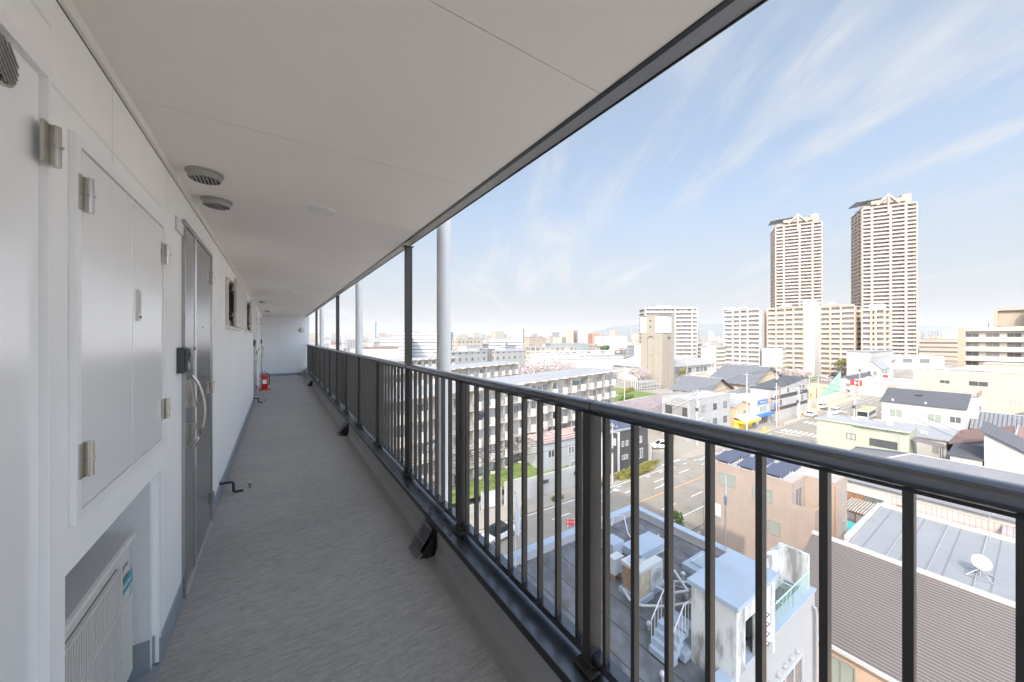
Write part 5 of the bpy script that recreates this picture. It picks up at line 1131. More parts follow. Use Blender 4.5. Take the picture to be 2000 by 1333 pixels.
b, L, hh = midrise('white fourteen storey apartment block left of the two towers', 1413, 243, 1484, ANG, 13, 14, 2.9, c_white2, c_wb, c_core2, (0, .27, .47, .68, 1), c_white2, 'w'); M().xprism([(0, hh + .46), (0, hh + 3), (6, hh + 3), (6, hh + .46)], 0, 5).put('stair_head', c_white2, b); M().yprism([(L * .3, hh + .46), (L * .7, hh + .46), (L * .5, hh + 3.2)], 0, 6).put('gable_top', c_white2, b)
b, L, hh = midrise('pinkish fourteen storey apartment wing left of the tall white lift shaft', 1498, 226, 1570, ANG, 13, 14, 2.9, c_or, c_orl, c_core2, (0, .26, .5, .73, 1), c_or, 'w'); M().yprism([(L * .27, hh + .46), (L * .73, hh + .46), (L * .5, hh + 3.4)], 0, 6).put('gable_top', c_orl, b)
b, L, hh = midrise('apricot fourteen storey apartment wing right of the tall white lift shaft', 1585, 215, 1670, ANG, 13, 14, 2.9, c_or, c_orl, c_core2, (0, .21, .45, .69, 1), c_or, 'e'); M().yprism([(L * .22, hh + .46), (L * .7, hh + .46), (L * .46, hh + 3.4)], 0, 6).put('gable_top', c_orl, b)
X, Y = w2l(*atw(1569, 212)); t_ = thing('lift_shaft', 'tall blank white lift shaft between the pinkish and apricot apartment wings', 'shaft', X, Y, 0, ANG - TH); M().box(0, 5.6, -1, 8, -.3, 44.4).put('shaft_wall', c_white2, t_); M().box(-.15, 5.75, -1.15, 8.15, 44.401, 44.8).put('cap', c_white2, t_); M().tube([(2.8, -1.02, 41.6), (2.8, -1.3, 41.6)], .8, 14).put('emblem', c_conc, t_)
b, L, hh = midrise('narrow white apartment block with apricot trim right of the apricot wing', 1683, 196, 1728, ANG, 12, 13, 2.9, c_white2, c_wb, c_core2, (0, .42, .62, 1), c_or, 'e'); M().box(L * .3, L - 1, 1, 9, hh + .46, hh + 3.6).put('stair_head', c_white2, b)
b, L, hh = midrise('grey glass railed apartment block behind the water tower', 1260, 262, 1362, R(-2), 15, 15, 2.95, c_concL, c_glr, c_core2, (0, .58, .9, 1), c_concL, 'we'); M().box(L * .25, L * .55, 4, 11, hh + .46, hh + 2.6).put('plant_room', c_concL, b)
# white walk-ups in the middle distance
danchi('white walk-up block with gridded balconies just right of the water tower', 214, 154, 0, 73, 6, 2.95, 10, 3.6, False, 1, c_roofg, c_white, c_balc)
def ggable(b, L_, w_, h_): M().box(-.25, -.001, -.1, w_, -.3, h_ + .25).put('gable_wall', c_white2, b)
d6 = danchi('white walk-up block with a blank white gable behind the temple roofs', 242, 121, R(1), 60, 6, 2.72, 10, 3.4, False, 1, c_roofg, c_white, c_balc); ggable(d6, 60, 10, 16.3)
d7 = danchi('white walk-up block with a blank white gable beside the playing field', 253, 88, R(5), 42, 6, 2.72, 10.5, 3.4, False, 1, c_roofg, c_white, c_balc); ggable(d7, 42, 10.5, 16.3)
bld('plain white five storey block below the narrow apricot trimmed block', 231, 45.5, 272, 54, 16.3, c_white2, c_roofg, 'apartment_building', 'apartment block', par=0, eave=.4)
hs = gable('white house with solar roof and long side beside the green net', 192, 42.4, 222, 48.5, 5.2, 7.2, c_white2, c_slate, 'x', .4); [win(hs, 'w', y, z, 1.3, 1.1, c_frd, c_gl, 1) for y, z in ((2, 3.4), (2.2, 1))]; [win(hs, 's', 3 + i * 3.2, 3.3, 1.4, 1.2, c_frd, c_gl, 1) for i in range(8)]; [win(hs, 's', 5 + i * 5, .7, 1.8, 1.5, c_frd, c_gl, 1) for i in range(5)]
gh = gable('tall narrow white gabled house with a pale blue ground floor', 226, 41.2, 240, 47.5, 9, 12.4, c_white2, c_roofg, 'x', .3); M().box(-.03, 14.03, -.03, -.002, 0, 4.4).put('blue_band', c_bluew, gh); [win(gh, 'w', y, 6, 1, 1.6, c_frd, c_gl, 0) for y in (2, 4)]; [win(gh, 's', x, 6, 1.2, 1.6, c_frd, c_gl, 0) for x in (3, 8)]
bld('low white store behind the gravel yard left of the yellow building', 196, 21, 214, 44, 6.2, c_cream, c_roofw, 'store', 'store', par=.3)
c_brn = winpat('brown_slatted_office', (.40, .32, .26), (.16, .14, .13), 4.2, 60, (.1, .5), (0, 1), .06)
X, Y = w2l(*atw(1795, 345)); bld('brown slatted office block right of the taller tower foot', X, Y - 26, X + 22, Y, 22, c_brn, c_roofg, 'office', 'office', par=.5)
c_fw = winpat('far_white_flats', (0.459, 0.455, 0.444), (.30, .30, .30), 2.9, 3.2, (.3, .7), (.2, .75), .05)
X, Y = w2l(*atw(1840, 560)); bld('pale slab apartment block on the horizon left of the beige apartments', X, Y - 62, X + 14, Y, 36, c_fw, c_roofg, 'apartment_building', 'apartment block', par=.5)
# distinctive blocks on the left half of the skyline
c_off = winpat('white_office_strips', (0.444, 0.451, 0.459), (.17, .17, .18), 3.9, 400, (.30, .62), (0, 1), .04)
def slab(label, px0, d0, px1, ytop, depth, wall, roof, ang=R(11), name='building', cat='building', ybase=None):
    X, Y, rz, L = px_block(px0, d0, px1, ang); h = H + (660 - ytop) * d0 / 693.0
    b = thing(name, label, cat, X, Y, 0, rz); M().box(0, L, 0, depth, -.5, h).put('wall', wall, b); M().box(-.2, L + .2, -.2, depth + .2, h + .001, h + .5).put('roof', roof, b); return b
slab('long white office building with dark strip windows left of the nearest downpipe', 768, 405, 880, 650, 30, c_off, c_roofg, R(4), 'office', 'office')
slab('lower white wing in front of the long strip windowed office', 742, 380, 800, 661, 20, c_off, c_roofw, R(4), 'office', 'office')
c_gw = winpat('grey_small_windows', (0.311, 0.303, 0.285), (.12, .12, .115), 3.4, 3.9, (.3, .75), (.3, .62), .05)
slab('grey concrete building with rows of small dark windows, left part', 880, 172, 952, 690, 14, c_gw, c_roofg, R(45), 'school', 'school'); slab('grey concrete building with rows of small dark windows, right part', 967, 190, 1026, 688, 14, c_gw, c_roofg, R(38), 'school', 'school')
b = slab('dark glass stair block between the two grey small windowed buildings', 952, 190, 966, 683, 8, c_gld, c_roofg, R(40), 'stair_block', 'building'); slab('pale concrete lift head above the grey small windowed building', 911, 183, 936, 678, 7, c_concL, c_roofg, R(45), 'lift_tower', 'building')
slab('brown roofed low hall with pale arched front near the second downpipe', 705, 210, 778, 682, 26, c_cream, c_brown, R(20), 'hall', 'hall')
slab('long cream building with deep set bays behind the third walk-up block', 1036, 262, 1125, 680, 12, winpat('deep_bays', (0.429, 0.400, 0.340), (.22, .19, .15), 3.2, 4, (.2, .85), (.12, .88)), c_roofg, R(18), 'school', 'school')
b = slab('white two storey clinic with a small roof box in front of the cream bays', 1058, 214, 1122, 694, 16, winpat('clinic', (0.518, 0.511, 0.496), (.25, .25, .25), 3.6, 3.4, (.3, .66), (.35, .65)), c_roofw, R(24), 'clinic', 'building')
slab('cream classroom block with tall piers behind the white clinic', 1100, 232, 1200, 688, 11, winpat('pier_wall', (0.488, 0.459, 0.407), (.25, .23, .2), 4, 5.5, (.15, .8), (.25, .8)), c_roofw, R(20), 'school', 'school')
slab('low white pavilion left of the white gymnasium', 1165, 205, 1218, 697, 10, winpat('pavilion', (0.503, 0.499, 0.488), (.3, .3, .3), 4, 3, (.3, .7), (.3, .7)), c_roofg, R(24), 'pavilion', 'building')
slab('long blank white yard wall behind the nearest walk-up block', 1090, 176, 1195, 703, 8, c_concL, c_roofw, R(20), 'store', 'store')
slab('dark green grey sheet hall with an arched end on the left skyline', 1075, 330, 1150, 672, 20, mk('green_grey_sheet', (.21, .24, .225), .6, var=.05, sc=.05), c_roofg, R(8), 'hall', 'hall')
slab('red brick tower block on the left skyline', 1104, 640, 1120, 647, 16, winpat('brick_tower', (.42, .25, .18), (.55, .5, .46), 3, 5, (.3, .9), (.4, .7)), c_roofg, R(-20), 'tower_block', 'tower'); slab('grey tower block with a dark glass strip on the left skyline', 1129, 640, 1156, 645, 20, winpat('grey_tower', (.44, .45, .45), (.2, .21, .23), 3, 4, (.25, .75), (.2, .8)), c_roofg, R(6), 'tower_block', 'tower')
slab('low red brick building right of the grey tower block', 1156, 620, 1172, 652, 20, c_redbr, c_roofg, R(6)); slab('long white school with rows of windows left of the water tower', 1167, 520, 1225, 657, 14, c_fw, c_roofw, R(8), 'school', 'school')
slab('dark blue grey office left of the water tower', 1242, 300, 1262, 677, 15, winpat('dark_office', (.2, .22, .24), (.4, .4, .4), 3, 3, (.4, .6), (.3, .7)), c_roofg, R(10), 'office', 'office')
slab('pale hospital block with a glass wing on the middle skyline', 999, 760, 1021, 644, 20, winpat('hospital', (.5, .48, .45), (.27, .28, .28), 3.2, 3.6, (.25, .75), (.2, .8)), c_roofg, R(-12), 'hospital', 'building'); slab('white and pale blue school building on the middle skyline', 956, 430, 1020, 662, 14, c_off, c_roofw, R(10), 'school', 'school')
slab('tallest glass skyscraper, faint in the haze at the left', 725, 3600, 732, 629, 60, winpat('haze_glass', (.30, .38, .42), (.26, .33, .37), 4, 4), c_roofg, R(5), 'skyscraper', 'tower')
# ---------------------------------------------------------------- scattered town up to the horizon
CW = [('white', (.42, .41, .395)), ('cream', (.38, .345, .285)), ('grey', (.28, .28, .28)), ('beige', (.36, .31, .25)), ('brick brown', (.27, .19, .15)), ('pale pink', (.40, .335, .30))]
FM_ = [winpat('far_' + n.replace(' ', '_'), c, tuple(x * .42 for x in c), 3.0, 3.4, (.28, .72), (.2, .72), .04) for n, c in CW]
FR = [c_roofg, c_roofw, c_slate, c_brown, c_roofg]
rnd = random.Random(5); boxes = {}
ZONES = ((600, 655, 'at the far left end of the skyline'), (655, 760, 'around the faint skyscraper'), (760, 870, 'behind the long strip windowed office'), (870, 960, 'behind the small windowed grey building'), (960, 1060, 'around the pale hospital'), (1060, 1180, 'around the brick tower block'), (1180, 1262, 'left of the water tower'), (1262, 1420, 'beyond the water tower'), (1420, 1700, 'behind the towers'), (1700, 1900, 'between the tower and the beige apartments'))
occupied = []
def far_box(px, d, w_, dp, h, ci, ri, ang):
    sz = 'low' if h < 10 else 'mid height' if h < 22 else 'tall'
    zn = next((z[2] for z in ZONES if z[0] <= px < z[1]), 'at the edge of the town'); dist = 'near' if d < 450 else 'distant' if d < 900 else 'far hazy'
    lab = '%s %s %s building %s' % (dist, sz, CW[ci][0], zn); X, Y = w2l(*atw(px, d))
    b = thing('town_building', lab, 'building', X, Y, 0, ang, dist + ' town buildings on the skyline')
    M().box(0, w_, 0, dp, -.4, h).put('wall', FM_[ci], b); M().box(-.15, w_ + .15, -.15, dp + .15, h + .001, h + .35).put('roof', FR[ri], b)
    if rnd.random() < .45: M().box(w_ * .3, w_ * .6, dp * .3, dp * .7, h + .351, h + 2.8).put('stair_head', FM_[ci], b)
def taken(px, d, w_):
    p = Vector(atw(px, d))
    for q, r_ in occupied:
        if (p - q).length < r_ + w_ * .6: return True
    occupied.append((p, w_ * .6)); return False
def clear_of(px, d):
    X, Y = w2l(*atw(px, d))
    if Y < 44 and X < 420 and Y > 20: return True
    if px > 1225 and d < 330: return True
    if px > 1000 and d < 300: return True
    if d < 245: return True
    if 735 < px < 885 and d < 470: return True
    if px > 1640 and px < 1800 and d < 400: return True
    return False
cnt = 0; tries = 0
while cnt < 250 and tries < 6000:
    tries += 1
    d = 245 + 1000 * rnd.random() ** 1.5; px = rnd.uniform(600, 1262) if rnd.random() < .86 else rnd.choice([rnd.uniform(1362, 1420), rnd.uniform(1795, 1880), rnd.uniform(1262, 1500)])
    if clear_of(px, d): continue
    w_ = rnd.uniform(9, 26) * (1 + d / 1500); dp = rnd.uniform(9, 16)
    if taken(px, d, w_): continue
    hmax = 22 if d < 500 else 30
    h = rnd.choice([5.5, 6.5, 6.5, 8.5, 9.5, 11, 12, 15, rnd.uniform(12, hmax)])
    far_box(px, d, w_, dp, h, rnd.choice([0, 0, 0, 1, 1, 2, 3, 5, 0, 4] if d > 300 else [0, 1, 2, 3]), rnd.randrange(5), R(rnd.choice([0, 0, 12, -8, 18]))); cnt += 1
mass = [M() for _ in FM_]
for i in range(4200):
    d = 480 + 5200 * rnd.random() ** 1.25; px = rnd.uniform(560, 2060)
    if clear_of(px, d) or (d < 1000 and rnd.random() < .5 and px < 1262): continue
    w_ = rnd.uniform(10, 34) * (1 + d / 3000); dp = rnd.uniform(10, 22); X, Y = w2l(*atw(px, d)); h = rnd.choice([6, 7, 8, 9, 11, 13, 16, 22, rnd.uniform(18, 46)]) if d > 900 else rnd.choice([6, 6.5, 8, 9, 12])
    ci = rnd.choice([0, 0, 0, 1, 1, 2, 3, 4, 5]); mass[ci].box(X, X + w_, Y, Y + dp, -.5, h)
dm = M(); 
for ci, m in enumerate(mass):
    o_ = len(dm.v); dm.v += m.v; dm.f += [tuple(i + o_ for i in f) for f in m.f]; dm.m += [ci] * len(m.f); dm.sm += m.sm
setp(dm.put('distant_town', FM_, None, 0, (0, 0, 0), (0, 0, TH)), 'hazy mass of low buildings reaching to the horizon', 'town', None, 'stuff')
# hills
def hills(name, d, prof, mat=c_hill):
    m = M(); pts = []
    for i in range(len(prof) - 1):
        (pa, ya), (pb, yb) = prof[i], prof[i + 1]
        for k in range(12): t = k / 12; t2 = t * t * (3 - 2 * t); pts.append((pa + (pb - pa) * t, ya + (yb - ya) * t2 + rnd.uniform(-.7, .7)))
    for (pa, ya), (pb, yb) in zip(pts, pts[1:]):
        def P3(p, y, dd, k): x, yy = atw(p, dd); return (x, yy, max(-5, (H + (660 - y) * d / 693.0) * k))
        a = [P3(pa, ya, d - 1500, 0), P3(pb, yb, d - 1500, 0), P3(pb, yb, d, 1), P3(pa, ya, d, 1)]; m.quad(a, 0, True); m.quad([P3(pa, ya, d, 1), P3(pb, yb, d, 1), P3(pb, yb, d + 1800, 0), P3(pa, ya, d + 1800, 0)], 0, True)
    setp(m.put(name, mat), kind='structure')
hills('hills', 9000, [(1090, 660), (1150, 648), (1210, 638), (1270, 631), (1330, 634), (1400, 632), (1450, 637), (1560, 640), (1640, 634), (1760, 640), (1800, 634), (1850, 637), (1900, 644), (2100, 650), (2300, 660)])
# pylons
def pylon(label, px, d, ytop):
    X, Y = w2l(*atw(px, d)); h = H + (660 - ytop) * d / 693.0; o = thing('pylon', label, 'pylon', X, Y, 0, 0, 'lattice pylons on the skyline'); w_ = h * .085; m = M(); r_ = max(.12, d / 5200)
    for sx in (-1, 1):
        for sy in (-1, 1): m.tube([(sx * w_, sy * w_, 0), (sx * w_ * .3, sy * w_ * .3, h * .6), (sx * w_ * .1, sy * w_ * .1, h)], r_, 4)
    for i in range(9):
        z = h * i / 9; z2 = h * (i + 1) / 9; k = lambda z: w_ * (1 - z / h * .9) if z > h * .6 else w_ * (1 - z / h * 1.15)
        m.tube([(-k(z), -k(z), z), (k(z2), -k(z2), z2)], r_ * .6, 4); m.tube([(k(z), -k(z), z), (-k(z2), -k(z2), z2)], r_ * .6, 4)
    for f in (.68, .8, .92): m.tube([(-w_ * 1.6, 0, h * f), (0, 0, h * f + 1), (w_ * 1.6, 0, h * f)], r_ * .8, 4)
    m.put('lattice_mast', c_steel, o)
for a_ in (('left one of a pair of lattice pylons on the left skyline', 939, 1300, 640), ('right one of a pair of lattice pylons on the left skyline', 943, 1250, 639), ('lone lattice pylon left of the brick tower block', 1077, 1300, 637), ('lattice pylon close to the left of the water tower', 1233, 1000, 637), ('lattice pylon right of the grey apartment block', 1367, 1100, 640), ('lattice pylon between the taller tower and the beige apartments', 1814, 700, 634)): pylon(*a_)
# ================================================================ poles and cables
def pole(label, X, Y, h, arms=2, tr=False, lamp=0, mat=None, r=.16):
    o = thing('utility_pole', label, 'utility pole', X, Y, 0, 0, 'concrete utility poles'); M().tube([(0, 0, -.1), (0, 0, h)], r, 10, r1=r * .62).put('pole', mat or c_pole, o)
    for i in range(arms):
        z = h - .5 - i * .95; m = M(); m.box(-.05, .05, -1.0, 1.0, z, z + .09)
        for y in (-.9, -.3, .35, .9): m.lathe([(.05, z + .091), (.07, z + .16), (.05, z + .28)], 8, 0, y)
        m.put('crossarm', c_steel, o)
    if tr:
        m = M(); m.lathe([(.28, h - 3.6), (.30, h - 3.5), (.30, h - 2.6), (.2, h - 2.5)], 14, .45, 0); m.put('transformer', c_conc, o); M().box(-.3, -.17, -.3, .3, h - 4.6, h - 3.9).put('switch_box', c_frd, o)
    if lamp: m = M(); m.tube([(0, 0, lamp - .6), (.6, -.7, lamp), (1.0, -1.2, lamp)], .04, 6); m.box(.85, 1.3, -1.45, -1.1, lamp - .1, lamp + .06); m.put('lamp_arm', c_steel, o)
    return (X, Y, h)
PL = [pole('slender concrete pole at the yellow awning shop', 94.3, 40.0, 14.6, 1, False, 11.6), pole('tallest concrete pole in front of the striped house', 107.6, 38.7, 16.0, 3, True), pole('rust brown pole beside the tallest pole', 108.8, 38.6, 10.5, 1, mat=mk('rust_pole', (.40, .25, .17), .8)),
      pole('short concrete pole with round mirror right of the striped house front', 121, 38.4, 9.5, 2, True), pole('thin lamp post before the sandy strip', 131, 38.9, 12.0, 0, False, 11), pole('concrete pole by the sandy strip', 143, 40.2, 12.5, 2), pole('concrete pole in the playing field by the net', 150, 46, 12.0, 2), pole('concrete pole at the white solar house', 190, 40.6, 14.5, 2, True),
      pole('concrete pole at the blue banded gabled house', 240, 40.0, 16.0, 3, True), pole('concrete pole in the gravel yard left of the yellow building', 176, 24.5, 14, 2), pole('pole behind the yellow building roof', 188, 11, 17, 3, True), pole('concrete pole at the left of the side street by the charcoal house', 44.2, 38.0, 9.5, 2, True), pole('street pole at the corner by the grey concrete house', 74.6, 41.2, 12, 2, True, 6),
      pole('thin pole in the lane behind the mauve hall', 93, 75, 14, 1), pole('thin pole between the water tower and the walk-up block', 97, 84, 13, 1), pole('dark pole right of the water tower foot', 168, 98, 12, 2), pole('pole near the temple roofs', 172, 88, 13, 1), pole('pole in front of the gridded white gable', 236, 84, 15, 2), pole('signal pole by the white garden wall', 109.8, 24.4, 11.5, 3, True), pole('pole with lamp left of the white garden wall', 124, 39, 9, 1)]
def cable(a, b, sag, n=10, r=.03, dy=0, dz=0):
    x0, y0 = a[0], a[1]; m = M(); pts = []
    for i in range(n + 1): t = i / n; pts.append(((b[0] - x0) * t, (b[1] - y0) * t + dy, a[2] + (b[2] - a[2]) * t - sag * 4 * t * (1 - t) + dz))
    put_top(m.tube(pts, r, 5), 'power_cable', c_wire, 'thin black overhead cable strung between utility poles along the street', 'cable', x0, y0, 0, 0, 'overhead cables')
ch = [(-10, 39.2, 10), (20, 38.6, 9.3), PL[11], PL[12], PL[0], PL[1], PL[3], PL[5], PL[7], PL[8]]
for a, b in zip(ch, ch[1:]):
    for dy, dz in ((-.85, -.3), (0, -.3), (.85, -.3), (0, -1.6)): cable(a, b, .5, dy=dy, dz=dz)
for a, b in ((PL[1], PL[18]), (PL[18], PL[9]), (PL[9], PL[10]), ((127, 22, 9.5), (98, 8, 7)), (PL[6], PL[17]), (PL[13], PL[14])): cable(a, b, .6, dz=-.4); cable(a, b, .8, dy=.5, dz=-1.4)
# ================================================================ cars, bus, people
m_tyre = mk('tyre', (.02, .02, .02), .85); m_rim = mk('wheel_rim', (.5, .5, .52), .35, metal=.8); m_cgl = glassmat('car_glass', (.025, .03, .035), .05); m_hl = mk('headlight', (.75, .76, .78), .15); m_tl = mk('tail_light', (.4, .02, .02), .25)
def paint(n, c): return mk('car_paint_' + n, c, .25, var=.02, coat=.5)
P_w, P_s, P_k, P_b, P_r = paint('white', (.75, .75, .75)), paint('silver', (.45, .46, .48)), paint('black', (.02, .02, .022)), paint('blue', (.08, .12, .22)), paint('red', (.35, .03, .03))
def make_car(name, label, cat, body, roofl, Lc, W_, hz, pm, X, Y, rz, group):
    o = thing(name, label, cat, X, Y, .17 if False else .006, rz, group); w2 = W_ / 2
    M().xprism([(0, 0)] * 0 or [(0, 0), (0, .01), (.01, .01)], 0, .001) if False else None
    b = M(); b.yprism(body, -w2, w2); b.put('body', pm, o, .06)
    c = M(); n = len(roofl); top = [(x, z) for x, z in roofl]
    A = [(x, -w2 + (.05 if z < hz - .1 else .16), z) for x, z in top]; Bq = [(x, w2 - (.05 if z < hz - .1 else .16), z) for x, z in top]
    c.quad(A); c.quad(Bq[::-1])
    for i in range(n): j = (i + 1) % n; c.quad([A[j], A[i], Bq[i], Bq[j]])
    c.put('window_glass', m_cgl, o)
    xs = [p[0] for p in roofl if p[1] > hz - .1]; r = M(); r.box(min(xs) - .02, max(xs) + .02, -w2 + .15, w2 - .15, hz - .015, hz + .03)
    xm = (min(xs) + max(xs)) / 2
    for sy in (-1, 1):
        y = sy * (w2 - .10); lo_ = [p for p in roofl if p[1] < hz - .1]; xa, xb = min(p[0] for p in lo_), max(p[0] for p in lo_); zb = lo_[0][1]
        for (x0, x1) in ((xa, min(xs)), (xb, max(xs)), (xm, xm)): r.tube([(x0, sy * (w2 - .05), zb), (x1, sy * (w2 - .16), hz)], .045, 6)
    r.put('car_roof', pm, o, .02)
    for x in (.78, Lc - .82):
        for sy in (-1, 1):
            t = M(); y = sy * (w2 - .10); t.tube([(0, -.1, 0), (0, .1, 0)], .31, 18); w_ = t.put('wheel', m_tyre, o, 0, (x, y, .31)); q = M(); q.tube([(0, sy * .101, 0), (0, sy * .106, 0)], .19, 14); q.put('rim', m_rim, w_)
    for sy in (-1, 1):
        y = sy * (w2 - .28); M().box(Lc - .10, Lc + .012, y - .16, y + .16, .62, .78).put('headlight', m_hl, o, .02); M().box(-.012, .1, y - .12, y + .12, .66, .92).put('tail_light', m_tl, o, .02)
    return o
hatch = ([(0.0, .28), (4.0, .28), (4.05, .55), (3.9, .80), (2.95, .97), (.12, .97), (0, .8)], [(.15, .96), (3.05, .96), (2.3, 1.48), (.5, 1.50)])
sedan = ([(0.0, .28), (4.6, .28), (4.65, .55), (4.5, .76), (3.3, .93), (.9, .95), (.05, .9)], [(.65, .93), (3.5, .92), (2.75, 1.42), (1.3, 1.43)])
van_ = ([(0.0, .28), (4.5, .28), (4.55, .6), (4.42, .95), (3.75, 1.08), (.03, 1.08)], [(.06, 1.07), (3.9, 1.07), (3.2, 1.86), (.12, 1.88)])
G1 = 'cars parked in the lot beyond the playing field'
c0 = make_car('parked_car', 'white hatchback stopped at the side street corner by the grey house', 'car', *hatch, 4.05, 1.7, 1.5, P_w, 68.5, 43.5, R(150), None)
c1 = make_car('passing_car', 'black roofed white saloon on the road beside the white gate', 'car', *sedan, 4.65, 1.75, 1.43, P_w, 23.4, 35.2, R(190), None); [setattr(x.data, 'name', x.data.name) for x in []]
for x in kids(c1):
    if x.name.startswith('car_roof'): x.data.materials[0] = P_k
v0 = make_car('passing_van', 'white van driving along the street below the poles', 'van', *van_, 4.55, 1.72, 1.88, P_w, 138.5, 35.3, R(4), None)
dup(c0, L2W(128, 38.0, .14), TH + R(2), 'white car parked on the pavement beside the striped house'); dup(c0, L2W(147, 40.9, .02), TH + R(-4), 'white car parked on the sandy strip', None)
hd2 = dup(c0, L2W(36.3, 18.6, .006), TH + R(96), 'white car parked under the pink house wall'); bpy.data.objects.remove(hd)
cols = [P_w, P_s, P_w, P_k, P_w, P_b, P_w, P_s, P_w, P_w, P_k, P_s, P_w, P_r, P_w, P_s]; cn = {P_w: 'white', P_s: 'silver', P_k: 'black', P_b: 'dark blue', P_r: 'red'}
for i in range(16):
    src = (v0, c0, c1)[i % 3]; p = cols[i]; row = i // 8; k = i % 8
    dup(src, L2W(241 + k * 7.6, 62 + row * 13 + k * 1.1, .012), TH + R(70), '%s %s, number of places from the near end unseen, %s row of the car park' % (cn[p], ('van', 'hatchback', 'saloon')[i % 3], ('near', 'far')[row]) if False else '%s %s %s, %s row of car park' % (cn[p], ('van', 'hatchback', 'saloon')[i % 3], ('nearest the street', 'second from the street', 'third from the street', 'just before the middle', 'just past the middle', 'third from the far end', 'next to the far end', 'at the far end')[k], ('left hand' if False else 'net side', 'apartment side')[row]), G1, {'body': p, 'car_roof': p})
bs_ = thing('bus', 'white bus with an orange striped roof waiting on the road behind the green house', 'bus', 134.5, 28.2, .006, R(2)); M().box(0, 10.5, -1.2, 1.2, .35, 2.9).put('body', P_w, bs_, .08)
k = M(); [k.box(x, x + 1.5, -1.215, 1.215, 1.5, 2.4) for x in (.5, 2.2, 3.9, 5.6, 7.3)]; k.put('side_window', m_cgl, bs_); M().box(-.02, .05, -1.05, 1.05, 1.3, 2.6).put('windscreen', m_cgl, bs_); k = M(); [k.box(x, x + 1.0, -1.0, 1.0, 2.901, 2.96) for x in (.6, 2.4, 4.2, 6, 7.8)]; k.put('roof_stripe', c_marko, bs_)
for x in (2.0, 8.3):
    for y in (-1.05, 1.05): M().tube([(0, -.14, 0), (0, .14, 0)], .48, 18).put('wheel', m_tyre, bs_, 0, (x, y, .48))
def person(label, X, Y, rz, top, leg, hairc, z=.13):
    me = bpy.data.meshes.new('person'); J = [(0, 0, .95), (0, 0, 1.15), (0, 0, 1.38), (0, 0, 1.48), (0, .02, 1.60), (0, .02, 1.71), (.17, 0, 1.40), (.22, .03, 1.12), (.20, .12, .90), (-.17, 0, 1.40), (-.22, -.04, 1.12), (-.21, .02, .88), (.10, .0, .88), (.11, .14, .48), (.11, .10, .06), (.11, .22, .03), (-.10, 0, .88), (-.11, -.05, .48), (-.11, -.22, .10), (-.11, -.12, .03)]
    E_ = [(0, 1), (1, 2), (2, 3), (3, 4), (4, 5), (2, 6), (6, 7), (7, 8), (2, 9), (9, 10), (10, 11), (0, 12), (12, 13), (13, 14), (14, 15), (0, 16), (16, 17), (17, 18), (18, 19)]; Rr = [.14, .13, .15, .06, .095, .08, .065, .048, .035, .065, .048, .035, .09, .065, .045, .04, .09, .065, .045, .04]
    me.from_pydata(J, E_, []); o = bpy.data.objects.new('person', me); COL.objects.link(o); sk = o.modifiers.new('skin', 'SKIN'); o.modifiers.new('sub', 'SUBSURF').levels = 1
    for v_, r_ in zip(me.skin_vertices[0].data, Rr): v_.radius = (r_, r_)
    me.skin_vertices[0].data[0].use_root = True; me.materials.append(top); o.location = L2W(X, Y, z); o.rotation_euler = (0, 0, TH + rz); setp(o, label, 'person')
    h_ = M(); h_.lathe([(.03, 1.77), (.085, 1.745), (.105, 1.69), (.10, 1.62)][::-1], 14, 0, .01); h_.put('hair', hairc, o)
    t_ = M()
    for sx, pts in ((1, [(.10, 0, .92), (.11, .14, .48), (.11, .10, .10)]), (-1, [(-.10, 0, .92), (-.11, -.05, .48), (-.11, -.21, .13)])): t_.tube(pts, .105, 10, r1=.07)
    t_.put('trousers', leg, o)

person('person in a light jacket and dark trousers walking on the pavement beside the sandy strip', 127.5, 39.4, R(-80), mk('light_jacket', (.45, .42, .38), .8), mk('dark_trousers', (.04, .04, .05), .8), mk('dark_hair', (.02, .017, .015), .6))
# ================================================================ street furniture, signs, nets, small walls
gf = thing('guard_fence', 'low white pipe guard fence along the far pavement before the crosswalk', 'fence', 110, 37.7, .13); m = M()
for i in range(9): m.tube([(i * 1.6, 0, 0), (i * 1.6, 0, .8)], .04, 6)
for z in (.45, .78): m.tube([(0, 0, z), (12.8, 0, z)], .035, 6)
m.put('pipe_rails', c_wht, gf)
yb = thing('yellow_barrier', 'yellow painted corner post and kerb at the crosswalk', 'barrier', 99.6, 38.2, .13); M().box(0, .3, 0, .3, 0, 1.0).put('post', c_awn, yb); M().box(-2.4, 2.6, -.35, -.06, 0, .15).put('kerb_stone', c_awn, yb)
wsn = thing('traffic_signal', 'traffic signal arm reaching over the crosswalk from the white garden wall side', 'traffic light', 108.2, 24.9, .13); M().tube([(0, 0, 0), (0, 0, 5.6), (-.3, .8, 6.0), (-.6, 4.6, 6.1)], .07, 8).put('signal_mast', c_pole, wsn); M().box(-.8, -.5, 3.6, 4.9, 5.85, 6.3).put('signal_head', c_frd, wsn)
rs = thing('round_sign', 'red sign with white strokes on a post in front of the white solar house', 'sign', 178, 39.0, .13); M().tube([(0, 0, 0), (0, 0, 7)], .06, 8).put('post', c_pole, rs); M().box(-.06, .06, -1.6, 1.6, 5.2, 7.2).put('sign_board', m_redp, rs); k = M(); k.box(-.075, -.062, .2, .45, 5.5, 6.9); k.box(-.075, -.062, -.9, -.65, 5.5, 6.9); k.box(-.075, -.062, -.64, .19, 6.1, 6.35); k.put('white_strokes', c_wht, rs)
